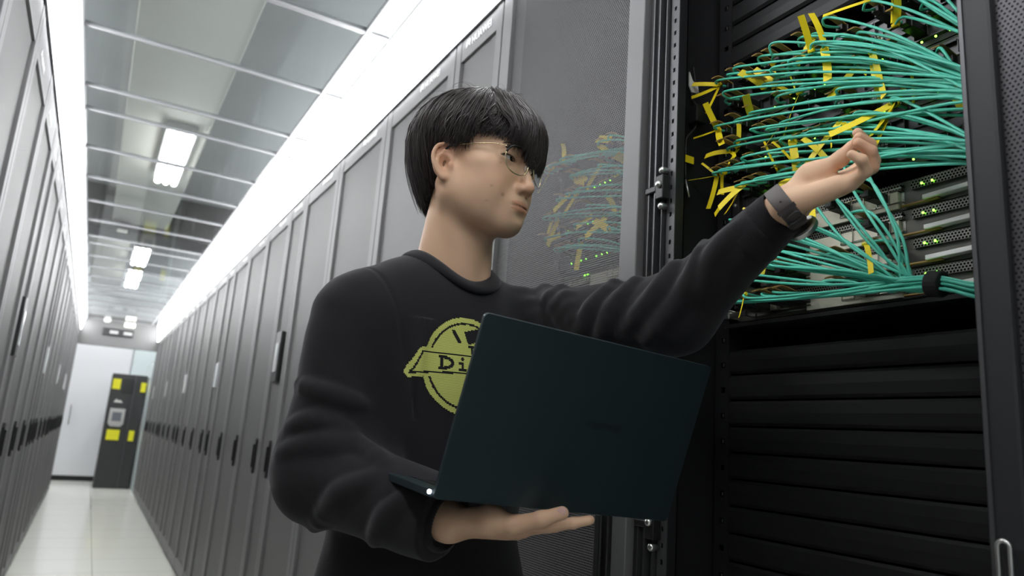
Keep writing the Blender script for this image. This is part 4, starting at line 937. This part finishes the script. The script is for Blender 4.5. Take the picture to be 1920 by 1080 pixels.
def cuff(W_, v, r, L, name='cuff'):
    v = np.array(v, float); a1 = np.cross(v, [0, 0, 1]); a1 /= np.linalg.norm(a1); a2 = np.cross(v, a1); m_ = MB(); K = 120
    pf = [(-L, r * 1.10), (-L * .8, r * 1.05), (-L * .4, r * .98), (-.006, r * .93), (0, r * .90), (.001, r * .84), (-.004, r * .80), (-L * .5, r * .80)]
    for k in range(K):
        a = 2 * math.pi * k / K; dr = a1 * math.cos(a) + a2 * math.sin(a); rb = .0007 * (1 if k % 2 else -1)
        for (t, rr) in pf: m_.v.append(tuple(np.array(W_) + v * (t + .003) + dr * (rr + rb)))
    n_ = len(pf)
    for k in range(K):
        for i in range(n_ - 1): m_.f.append((k * n_ + i, ((k + 1) % K) * n_ + i, ((k + 1) % K) * n_ + i + 1, k * n_ + i + 1))
    obj(name, m_, fab, man, smooth=True)
cuff(CL + vE * .018, vE, .0345, .055); cuff(CRR + vR * .004, vR, .0420, .05)
hm = MB(); K = 120
for k in range(K):
    a = 2 * math.pi * k / K; dr = np.array(LT, float) * math.cos(a) * .186 + np.array(NT, float) * math.sin(a) * .130; rb = 1 + .004 * (1 if k % 2 else -1)
    for (s_, z) in ((1.0, .945), (.985, .90), (.965, .885), (.94, .885), (.94, .945)): hm.v.append((TX + .005 + dr[0] * s_ * rb, TY + dr[1] * s_ * rb, z))
for k in range(K):
    for i in range(4): hm.f.append((k * 5 + i, k * 5 + i + 1, ((k + 1) % K) * 5 + i + 1, ((k + 1) % K) * 5 + i))
obj('waistband', hm, fab, man, smooth=True)
# printed badge on the chest: rows of thread-like print, read from a drawing in badge coordinates (mm)
def inside_poly(x, y, poly):
    n = len(poly); r = np.zeros(x.shape, bool); j = n - 1
    for i in range(n):
        xi, yi = poly[i]; xj, yj = poly[j]; c = ((yi > y) != (yj > y)) & (x < (xj - xi) * (y - yi) / ((yj - yi) if yj != yi else 1e-9) + xi); r ^= c; j = i
    return r
def badge(x, y):
    """x right, y up in mm, centre of the round badge at 0,0"""
    rr = np.hypot(x, y); disc = rr < 60; inner_ring = np.abs(rr - 52.5) < 1.3
    rib = inside_poly(x, y, [(-66, 15), (-63, 17.5), (63, 17.5), (66, 15), (78, -13), (74, -19), (50, -16), (0, -13), (-50, -16), (-74, -19), (-78, -13)])
    on = disc | rib
    off = inner_ring & ~rib
    edge_out = inside_poly(x, y, [(-62.5, 13.8), (62.5, 13.8), (73.5, -14.5), (50, -12.3), (0, -9.8), (-50, -12.3), (-73.5, -14.5)]); edge_in = inside_poly(x, y, [(-60.8, 12.2), (60.8, 12.2), (70.5, -12), (50, -10.0), (0, -7.6), (-50, -10.0), (-70.5, -12)])
    off |= edge_out & ~edge_in
    def box(a, b, c, d): return (x > a) & (x < c) & (y > b) & (y < d)
    el = lambda cx, cy, rx, ry: ((x - cx) / rx) ** 2 + ((y - cy) / ry) ** 2 < 1
    D = (el(-34, 1.6, 13.5, 8.2) & ~el(-34, 1.6, 9.3, 4.6) & (x > -34)) | box(-40.5, -6.6, -33.5, -3.2) | box(-40.5, 6.4, -33.5, 9.8) | box(-38.5, -6.6, -34.5, 9.8)
    I = box(-11, -6.6, -7, 4.2) | box(-14.5, -6.6, -3.5, -3.4) | box(-14.5, 1.4, -7, 4.2) | el(-9, 7.8, 2.4, 2.0)
    G = (el(8, -.6, 8.2, 6.2) & ~el(8, -.6, 4.2, 3.0)) | box(13, -9.0, 16.5, 5.2)
    off |= (D | I | G) & edge_in
    off |= inside_poly(x, y, [(-24, 42), (-19, 43), (-10, 28), (-15, 27)]) | inside_poly(x, y, [(-6, 42), (30, 52), (34, 40), (2, 27), (-1, 28)]) | box(3, 15, 7, 26) | box(-1, 23, 9, 26)
    off |= inside_poly(x, y, [(-8, -28), (-3, -28), (-3, -42), (-8, -42)]) | inside_poly(x, y, [(6, -28), (11, -28), (14, -40), (9, -40)])
    return on & ~off
BC = np.array(on_shirt([at(878, 688, .9)], (np.array(at(878, 688, 2.0)) - np.array(at(878, 688, 1.0))) / 1.0)[0], float)
bn = np.array([.32, -.945, .0]); bu = np.array([0, 0, 1.0]); br = np.cross(bu, -bn); br = -np.cross(bn, bu) if np.dot(np.cross(bu, bn), [1, 0, 0]) < 0 else np.cross(bu, bn)
br = np.cross(bu, bn); br = br / np.linalg.norm(br)
if br[0] < 0: br = -br
SC = 1.24
dx, dy = 1.0, 1.55; xs = np.arange(-92, 92, dx); ys = np.arange(-62, 62, dy); X_, Y_ = np.meshgrid(xs, ys); ok = badge(X_, Y_)
tilt = math.radians(1.5); ct, st_ = math.cos(tilt), math.sin(tilt)
pc = []
for ddx in (0, dx):
    for ddy in (.12, dy - .12):
        x_ = (X_[ok] + ddx) * .001 * SC; y_ = (Y_[ok] + ddy) * .001 * SC; xr = x_ * ct - y_ * st_; yr = x_ * st_ + y_ * ct
        p = BC + br * xr[:, None] + bu * yr[:, None] + bn * .06
        pc.append(on_shirt(p, -bn, n=24).astype(float) + bn * .0009)
n_ = len(pc[0]); Vb = np.concatenate(pc); Qb = np.stack([np.arange(n_), np.arange(n_) + 2 * n_, np.arange(n_) + 3 * n_, np.arange(n_) + n_], 1)
bo = np_obj('chest_badge', Vb, Qb, mat('yellow_green_print', (.60, .63, .16), .75), shirt); bo['label'] = 'round yellow-green badge print with a ribbon reading Dig'
# trousers and shoes
def pants(P):
    d = tors(P, (TX, TY, .93), (.172, .118, .11))
    for s_ in (-1, 1):
        k = V3(TX, TY, .88) + LT * s_ * .088; kn = V3(TX, TY, .50) + LT * s_ * .11 + NT * .02; an = V3(TX, TY, .09) + LT * s_ * .12
        d = smin(d, chain(P, [k, kn, an], [.094, .072, .062], .03), .03)
    d = d - ripple(P, 77, 5, 40) * .003; return smax(smax(d, P[:, 2] - .975, .01), -(P[:, 2] - .055), .01)
V, Q = nets(pants, (.20, .85, .03), (.80, 1.40, 1.0), .006); V, Q = keep_largest(V, Q)
np_obj('trousers', V, Q, mat('dark_grey_trousers', (.035, .036, .042), .8, sheen=.2, bump=(700, .0004)), man)
for s_ in (-1, 1):
    an = V3(TX, TY, .0) + LT * s_ * .12
    def shoe(P): 
        d = fcap(P, tuple(an - NT * .03 + V3(0, 0, .045)), tuple(an + NT * .15 + V3(0, 0, .036)), .045, .042, (0, 0, 1), .8); d = smin(d, cap(P, tuple(an + V3(0, 0, .05)), tuple(an + V3(0, 0, .10)), .042, .04), .03); return smax(d, -(P[:, 2] - .002), .004)
    V, Q = nets(shoe, tuple(an + V3(-.25, -.25, -.01)), tuple(an + V3(.25, .25, .15)), .005); V, Q = keep_largest(V, Q); np_obj('shoe', V, Q, M['black'], man)
# ------------------------------------------------------------------ hair, brows, glasses, watch
RX, RY, RZ, CY, CZ = .0830, .1080, .084, -.0165, .034
def zline(phi):   # hairline height (head frame) by azimuth in degrees; 0 = forward, + = his right side
    a = np.abs(phi)
    rgt = np.interp(phi, [-180, -150, -125, -108, -100, -88, -70, -45, -20, 0, 12, 25, 38, 52, 64, 72, 80, 86, 92, 100, 106, 112, 122, 140, 165, 180],
                         [-.098, -.088, -.07, -.04, .018, -.004, .010, .002, -.006, .004, .010, .018, .026, .030, .026, .012, .002, .008, .016, .012, -.014, -.046, -.064, -.082, -.094, -.098])
    return rgt
def rho(z): 
    t = np.clip(CZ - z, 0, None); return 1 - (t / .235) ** 1.55
def surf(phi, s, off):
    """point on the hair surface: s in [0,1] from the crown, >=... height measured down the side; off = metres outward"""
    p = math.radians(phi); th = s; 
    if th <= 90:
        t = math.radians(th); x = (RX + off) * math.sin(t) * math.sin(p); y = CY + (RY + off) * math.sin(t) * math.cos(p); z = CZ + (RZ + off) * math.cos(t)
    else:
        z = CZ - (th - 90) / 90 * .155; r_ = float(rho(z)) + (0 if abs(phi) > 100 else .10 * ((th - 90) / 60)); x = (RX * r_ + off) * math.sin(p); y = CY + (RY * r_ + off) * math.cos(p)
    return np.array([x, y, z])
def cap_sdf(P):
    q = (P - HC) @ HM; qq = q.copy(); qq[:, 1] -= CY; qq[:, 2] -= CZ
    top = ell(q, (0, CY, CZ), (RX, RY, RZ)); rad = np.sqrt((qq[:, 0] / RX) ** 2 + (qq[:, 1] / RY) ** 2); low = (rad - rho(q[:, 2])) * .088
    d = np.where(q[:, 2] > CZ, top, low) - .0035
    phi = np.degrees(np.arctan2(q[:, 0], qq[:, 1])); zl = zline(phi) + .011 + .004 * np.sin(phi * .31) + .003 * np.sin(phi * .83)
    d = smax(d, (zl - q[:, 2]) * .75, .006); return d - ripple(q, 5, 5, 90) * .0012
V, Q = nets(cap_sdf, tuple(HC - .2), tuple(HC + .2), .0028); V, Q = keep_largest(V, Q)
hm_ = mat('black_brown_hair', (.042, .034, .033), .45, spec=.5); 
hair = np_obj('hair', V, Q, mat('hair_base', (.008, .007, .0068), .7), man)
RH_ = random.Random(4); st = MB()
def strand(pts, w_, m_=None, n=3):
    m_ = m_ or st; k = len(pts); m_.tube([tuple(p) for p in pts], [w_ * (1 - .85 * (i / (k - 1)) ** 2.2) for i in range(k)], n, cap=False)
WH = (8, -35)
for i in range(5200):
    phi = RH_.uniform(-180, 180); layer = RH_.random()
    swirl = 16 * (1 if abs(phi) < 100 else .3)
    zl = float(zline(phi)) + RH_.uniform(-.006, .010) + (.012 if RH_.random() < .15 else 0)
    s0 = RH_.uniform(4, 70) if layer > .25 else RH_.uniform(50, 95)
    send = 90 + (CZ - zl) / .155 * 90 if zl < CZ else math.degrees(math.acos(max(-1, min(1, (zl - CZ) / RZ))))
    if s0 > send - 12: s0 = max(4, send - 40)
    clump = math.sin(phi * .55 + 3 * math.sin(phi * .13)) * .003; off0 = -.002 + .009 * layer + clump * .8
    amp = RH_.gauss(0, 4.5); ph = RH_.uniform(0, 6.28); n = 11; pts = []
    fly = .010 * RH_.random() ** 3 if RH_.random() < .25 else 0
    for k in range(n):
        t = k / (n - 1); s = s0 + (send - s0) * t; ph_ = phi - swirl * (1 - t) + amp * math.sin(3 * t + ph) * t
        lift = off0 + .008 * math.sin(math.pi * min(1, t * .9)) * layer + fly * t; lift *= .7 if abs(phi) < 60 else 1
        if abs(phi) > 112: lift += .004 * math.sin(math.pi * t)
        pts.append(surf(ph_, s, lift))
    strand(h2w(pts), RH_.uniform(.0007, .0014))
# parted fringe locks over the forehead: (phi0, s0) -> (x, y, z) tip in the head frame
locks = []
for i in range(150):      # his left part of the fringe, hanging over the brow
    u = RH_.random(); x = -.056 + .079 * u; locks.append(((-20 + 40 * u, 25), (x, .0955 - 3.4 * x * x - .25 * max(0, -x - .035) + RH_.uniform(0, .005), RH_.uniform(-.010, .014) + .02 * max(0, u - .7)), .013))
for i in range(70):       # sweep across to his right, ends near the temple
    u = RH_.random(); x = .022 + .034 * u; locks.append(((5 + 40 * u, 28), (x, .092 - 5.5 * x * x + .008 + RH_.uniform(0, .005), .018 + .008 * u + RH_.uniform(-.008, .010)), .012))
for (phi, s0), tip, bulge in locks:
    p0 = surf(phi + RH_.uniform(-6, 6), s0 + RH_.uniform(-12, 12), .010); pm = surf(phi * .9 + RH_.uniform(-4, 4), 66, bulge); tip = np.array(tip); pm2 = pm * .35 + tip * .65 + np.array([0, .008, .006]); cen = crv([p0, pm, pm2, tip], 4)
    for k in range(9):
        o = np.array([RH_.gauss(0, .0035), RH_.gauss(0, .0022), RH_.gauss(0, .002)]); o2 = o * .3
        strand(h2w([np.array(c) + o * (1 - j / (len(cen) - 1)) + o2 for j, c in enumerate(cen)]), RH_.uniform(.0006, .0011))
for i in range(60):       # side locks in front of the ear
    for sg in (1,):
        y0 = RH_.uniform(.004, .030); p0 = np.array([.074 * sg, y0, .052]); tip = np.array([(.0715 + RH_.uniform(0, .004)) * sg, y0 + RH_.uniform(-.006, .004), RH_.uniform(-.002, .016)]); strand(h2w(crv([p0, (p0 + tip) / 2 + np.array([.005, 0, 0]), tip], 4)), .0007)
for i in range(330):      # loose tufts that break up the outline
    phi = RH_.uniform(-180, 180); zl = float(zline(phi)); s0 = RH_.uniform(2, 55); send = 90 + (CZ - zl) / .155 * 90 if zl < CZ else math.degrees(math.acos(max(-1, min(1, (zl - CZ) / RZ))))
    send = s0 + (send - s0) * RH_.uniform(.45, 1.03); dphi = RH_.gauss(0, 13); lift = RH_.uniform(.006, .013) * (.75 if abs(phi) < 50 else 1); cur = RH_.gauss(0, 5); tipl = RH_.uniform(-.004, .007)
    for j in range(RH_.randint(6, 12)):
        dj, lj, wj = RH_.gauss(0, 2.2), RH_.uniform(-.0025, .002), RH_.uniform(.0007, .0012); pts = []
        for k in range(9):
            t = k / 8; pts.append(surf(phi + dphi * (t - .3) + cur * math.sin(3.1 * t) + dj * (1 - .75 * t), s0 + (send - s0) * t + dj * .5, -.001 + (lift + lj) * math.sin(math.pi * (.12 + .74 * t)) ** .7 + tipl * t ** 3))
        strand(h2w(pts), wj)
for i in range(70):       # single flyaway hairs on the crown
    phi = RH_.uniform(-180, 180); s0 = RH_.uniform(0, 60); d_ = RH_.uniform(-25, 25); h_ = RH_.uniform(.012, .022)
    strand(h2w([surf(phi + d_ * k / 7, s0 + 34 * k / 7, .006 + h_ * math.sin(2.4 * k / 7)) for k in range(8)]), .00035)
so = obj('hair_strands', st, hm_, hair, smooth=True)
bw = MB()
for sg in (1, -1):
    for i in range(170):
        u = RH_.random(); x = .013 + .036 * u; y = .0905 - .0035 * u - 7.5 * max(0, x - .012) ** 2; z = .0185 + .0055 * math.sin(u * 2.4) + RH_.uniform(-.0024, .0024) * (1.1 - u)
        p = np.array([x * sg, y, z]); dr = np.array([sg * .9, -.3 * u - .1, .5 - .9 * u]); dr /= np.linalg.norm(dr)
        w_ = h2w([p, p + dr * .004, p + dr * .0075])
        for _ in range(4):
            dd = body_sdf(w_.astype(F4)); gr = np.array(up * .2 + fw * .9 + rt * sg * .35); w_ = w_ + gr * (np.array([.0003, .0009, .0009]) - dd)[:, None]
        bw.tube([tuple(a) for a in w_], [.00035, .0003, .0001], 3, cap=False)
obj('eyebrows', bw, hm_, hair)
# glasses: dark brow bars, thin gold rims, temples
gl_ = bpy.data.objects.new('glasses', None); COL.objects.link(gl_); gl_.parent = man; WM[gl_.name] = WM[man.name]; gl_.empty_display_size = .03
M['gold'] = mat('pale_gold_wire', (.80, .66, .42), .22, 1.0)
lens = bpy.data.materials.new('clear_lens'); lens.use_nodes = True; nt = lens.node_tree; nt.nodes.clear(); o_ = nt.nodes.new('ShaderNodeOutputMaterial'); a_ = nt.nodes.new('ShaderNodeBsdfTransparent'); g_ = nt.nodes.new('ShaderNodeBsdfGlossy'); x_ = nt.nodes.new('ShaderNodeMixShader'); g_.inputs['Roughness'].default_value = .02
f_ = nt.nodes.new('ShaderNodeFresnel'); ge_ = nt.nodes.new('ShaderNodeNewGeometry'); nt.links.new(mathn(nt, 'MULTIPLY', f_.outputs[0], mathn(nt, 'SUBTRACT', 1.0, ge_.outputs['Backfacing'])), x_.inputs[0]); nt.links.new(a_.outputs[0], x_.inputs[1]); nt.links.new(g_.outputs[0], x_.inputs[2]); nt.links.new(x_.outputs[0], o_.inputs[0]); a_.inputs[0].default_value = (.95, .96, .96, 1)
def gobj(name, mb, m, parent, **k):
    mb.v = [tuple(p) for p in h2w(mb.v)]; return obj(name, mb, m, parent, **k)
def rim(sg, a):   # outline of one lens; wraps slightly
    ca, sa = math.cos(a), math.sin(a); ex = .0245 * math.copysign(abs(ca) ** .85, ca); ez = .0230 * math.copysign(abs(sa) ** .88, sa) * (1.0 if sa < 0 else .90)
    x = .0335 + ex; return (x * sg, .0985 - .0130 * ((x / .056) ** 2) + .0010 - .05 * (ez), -.0025 + ez)
for sg in (1, -1):
    R_ = [rim(sg, 2 * math.pi * k / 40) for k in range(40)]
    fr = gobj('lens_frame', MB().tube(R_, 0.0009, 8, closed=True), M['gold'], gl_, smooth=True)
    br_ = MB().tube([Vector(rim(sg, math.radians(a))) + Vector((0, .0006, .0008)) for a in range(14, 186, 9)], [.0014] + [.0019] * 18 + [.0011], 8); gobj('brow_bar', br_, M['black'], gl_, smooth=True)
    c_ = (.0335 * sg, .0955, -.0005); gobj('lens', MB().add([c_] + R_, [(0, 1 + k, 1 + (k + 1) % 40) for k in range(40)]), lens, gl_, smooth=True)
    hx_, hy_, hz_ = rim(sg, math.radians(40)); tp = [(hx_, hy_, hz_ + .001), (hx_ + .008 * sg, hy_ - .003, hz_ + .0012), (.0700 * sg, .066, .0135), (.0790 * sg, .030, .0100), (.0815 * sg, -.002, .0060), (.0815 * sg, -.012, .002), (.079 * sg, -.026, -.014)]
    cc = crv(tp, 5); gobj('temple', MB().tube(cc[:19], .00085, 8), M['gold'], gl_, smooth=True); gobj('temple_tip', MB().tube(cc[18:], .0017, 8), M['black'], gl_, smooth=True)
    gobj('hinge', MB().box((min(hx_ * 1.0, hx_ + .005 * sg), hy_ - .004, hz_ - .0012), (max(hx_, hx_ + .005 * sg), hy_ + .001, hz_ + .0034)), M['black'], gl_)
    gobj('nose_pad', MB().ball((.0085 * sg, .0945, -.0075), (.0016, .0028, .0050), 8), mat('clear_pad', (.8, .7, .6), .15, spec=.8), gl_, smooth=True)
gobj('bridge', MB().tube(crv([(.0105, .0985, .004), (.005, .1025, .0065), (-.005, .1025, .0065), (-.0105, .0985, .004)], 5), .0009, 8), M['gold'], gl_, smooth=True)
# wrist watch on the left wrist
wt = bpy.data.objects.new('wristwatch', None); COL.objects.link(wt); wt.parent = man; WM[wt.name] = WM[man.name]; wt.empty_display_size = .03
wc = np.array(at(1476, 392, .912)); wv = np.array(at(1530, 352, .90)) - np.array(at(1440, 418, .925)); wv /= np.linalg.norm(wv)
palm_n = lnrm - wv * (lnrm @ wv); palm_n /= np.linalg.norm(palm_n); ws = np.cross(wv, palm_n)
bd = MB(); K = 48; wrad = []
for k in range(K):
    a = 2 * math.pi * k / K; dr = palm_n * math.cos(a) + ws * math.sin(a); rs = np.linspace(.012, .045, 50); pp = wc[None] + dr[None] * rs[:, None]; dd = body_sdf(pp.astype(F4)); i = int(np.argmax(dd > 0)); wrad.append(rs[i])
wr_ = np.array(wrad)
for _ in range(3): wr_ = (np.roll(wr_, 1) + wr_ + np.roll(wr_, -1)) / 3
for k in range(K):
    a = 2 * math.pi * k / K; dr = palm_n * math.cos(a) + ws * math.sin(a)
    for (t, o) in ((-.0105, .0008), (-.0105, .0030), (-.009, .0036), (.009, .0036), (.0105, .0030), (.0105, .0008)): bd.v.append(tuple(wc + wv * t + dr * (wr_[k] + o)))
for k in range(K):
    for i in range(6): bd.f.append((k * 6 + i, k * 6 + (i + 1) % 6, ((k + 1) % K) * 6 + (i + 1) % 6, ((k + 1) % K) * 6 + i))
obj('watch_strap', bd, mat('brown_grey_leather', (.085, .070, .068), .55, bump=(500, .0001)), wt, smooth=True)
def wpt(deg, off): 
    a = math.radians(deg); k = int(deg / 360 * K) % K; return wc + (palm_n * math.cos(a) + ws * math.sin(a)) * (wr_[k] + off)
def wring(deg, t, off): 
    return tuple(wpt(deg, off) + wv * t)
WDIR = 1 if (np.array(wpt(90, 0)) - wc)[2] < (np.array(wpt(270, 0)) - wc)[2] else -1     # side that faces down and towards us
ca = 180 + 0; dr = palm_n * math.cos(math.radians(ca)) + ws * math.sin(math.radians(ca)); o = wpt(ca, .0035)
obj('watch_case', MB().tube([tuple(o), tuple(o + dr * .002), tuple(o + dr * .008), tuple(o + dr * .009)], [.017, .0195, .0195, .017], 32), M['silver'], wt, smooth=False, bevel=.0006)
lp = MB()
for dg in (62, 96): 
    lp.obox(tuple(wpt(dg * WDIR % 360, .0052)), tuple(wv * .0118), tuple(np.cross(wv, wpt(dg * WDIR % 360, 1) - wc) / np.linalg.norm(wpt(dg * WDIR % 360, 1) - wc) * .0028), tuple((wpt(dg * WDIR % 360, 1) - wc) * .0014))
obj('strap_loop', lp, mat('dark_leather', (.03, .025, .025), .5), wt)
bk = MB(); d1, d2 = 74, 92
bk.tube(crv([wring(d1 * WDIR % 360, -.0075, .0058), wring(d1 * WDIR % 360, .0075, .0058), wring((d2 - 4) * WDIR % 360, .0085, .006), wring(d2 * WDIR % 360, 0, .0062), wring((d2 - 4) * WDIR % 360, -.0085, .006), wring(d1 * WDIR % 360, -.0075, .0058)], 4), .0009, 6); obj('buckle', bk, M['rail'], wt, smooth=True)
hl = MB()
for dg in (28, 37, 46): hl.ball(wring(dg * WDIR % 360, 0, .0036), .0012, 6)
obj('strap_holes', hl, M['black'], wt)
# ------------------------------------------------------------------ laptop
LTP = thing('laptop', 'dark green-blue open laptop resting on the right hand of the man', 'laptop', (.51, .86, 1.15))
H0 = np.array(at(812, 936, .80)); H1 = np.array(at(1250, 978, .965)); TL = np.array(at(921, 588, .797))
wv_ = H1 - H0; LW = np.linalg.norm(wv_); wv_ /= LW; uv_ = TL - H0; uv_ -= wv_ * (uv_ @ wv_); LHt = np.linalg.norm(uv_); uv_ /= LHt; nv_ = np.cross(wv_, uv_)   # nv_ faces the camera or away
if nv_[1] > 0: nv_ = -nv_
bdv = np.array(at(717, 889, 1.0)) - H0; bdv -= wv_ * (bdv @ wv_); bdv /= np.linalg.norm(bdv); bn_ = np.cross(wv_, bdv); bn_ = bn_ if bn_[2] > 0 else -bn_
print('laptop', LW, LHt, 'lid.base', uv_ @ bdv)
def rrect(o, a, b, w_, h_, r, n=5):
    P = []
    for cx, cy, a0 in ((w_ - r, r, -90), (w_ - r, h_ - r, 0), (r, h_ - r, 90), (r, r, 180)):
        for k in range(n + 1):
            t = math.radians(a0 + 90 * k / n); P.append(o + a * (cx + r * math.cos(t)) + b * (cy + r * math.sin(t)))
    return P
lidm = mat('dark_teal_metal', (.026, .044, .050), .48, .6, coat=.1)
lid = obj('lid', MB().prism([tuple(p) for p in rrect(H0, wv_, uv_, LW, LHt, .006)], tuple(-nv_ * .0055)), lidm, LTP, bevel=.0008)
obj('screen', MB().prism([tuple(p) for p in rrect(H0 + wv_ * .005 + uv_ * .010 - nv_ * .0055, wv_, uv_, LW - .01, LHt - .016, .006)], tuple(-nv_ * .0006)), mat('laptop_screen', (.02, .02, .022), .12, emit=(.55, .65, .8), strength=.25), lid)
B0 = H0 + bn_ * .0004 + bdv * .0062; BD = .218
base = obj('base', MB().prism([tuple(p) for p in rrect(B0, wv_, bdv, LW, BD, .010)], tuple(bn_ * .0095)), lidm, LTP, bevel=.0012)
kb = MB()
for r_ in range(6):
    for c in range(15):
        o = B0 + bn_ * .0095 + wv_ * (.022 + c * (LW - .044) / 15) + bdv * (.030 + r_ * .0185); kb.obox(tuple(o + wv_ * .0085 + bdv * .008), tuple(wv_ * .0084), tuple(bdv * .0078), tuple(bn_ * .0009))
obj('keyboard', kb, M['black'], base)
obj('touchpad', MB().obox(tuple(B0 + bn_ * .0097 + wv_ * LW / 2 + bdv * .182), tuple(wv_ * .06), tuple(bdv * .034), tuple(bn_ * .0003)), M['rail'], base)
hg = MB(); hg.tube([tuple(B0 + wv_ * .02 + bn_ * .010), tuple(B0 + wv_ * (LW - .02) + bn_ * .010)], .0045, 10); obj('hinge', hg, M['black'], LTP)
obj('power_light', MB().ball(tuple(B0 + bdv * .006 - wv_ * .0004 + bn_ * .006), .0024, 8), mat('white_power_light', (1, 1, 1), .3, emit=(.8, .85, 1), strength=14), base, label='tiny white glowing power light')
lt = text_mb('HUAWEI', .014, .0002); c0 = H0 + wv_ * (LW / 2 + .035) + uv_ * LHt * .50 + nv_ * .0002
lt.v = [tuple(c0 - wv_ * v[0] * -1 - wv_ * .035 + uv_ * v[2] + nv_ * (.0002)) for v in lt.v]; obj('lid_logo', lt, mat('faint_lid_logo', (.030, .036, .038), .4, .6), lid, label='faint dark maker logo on the lid')
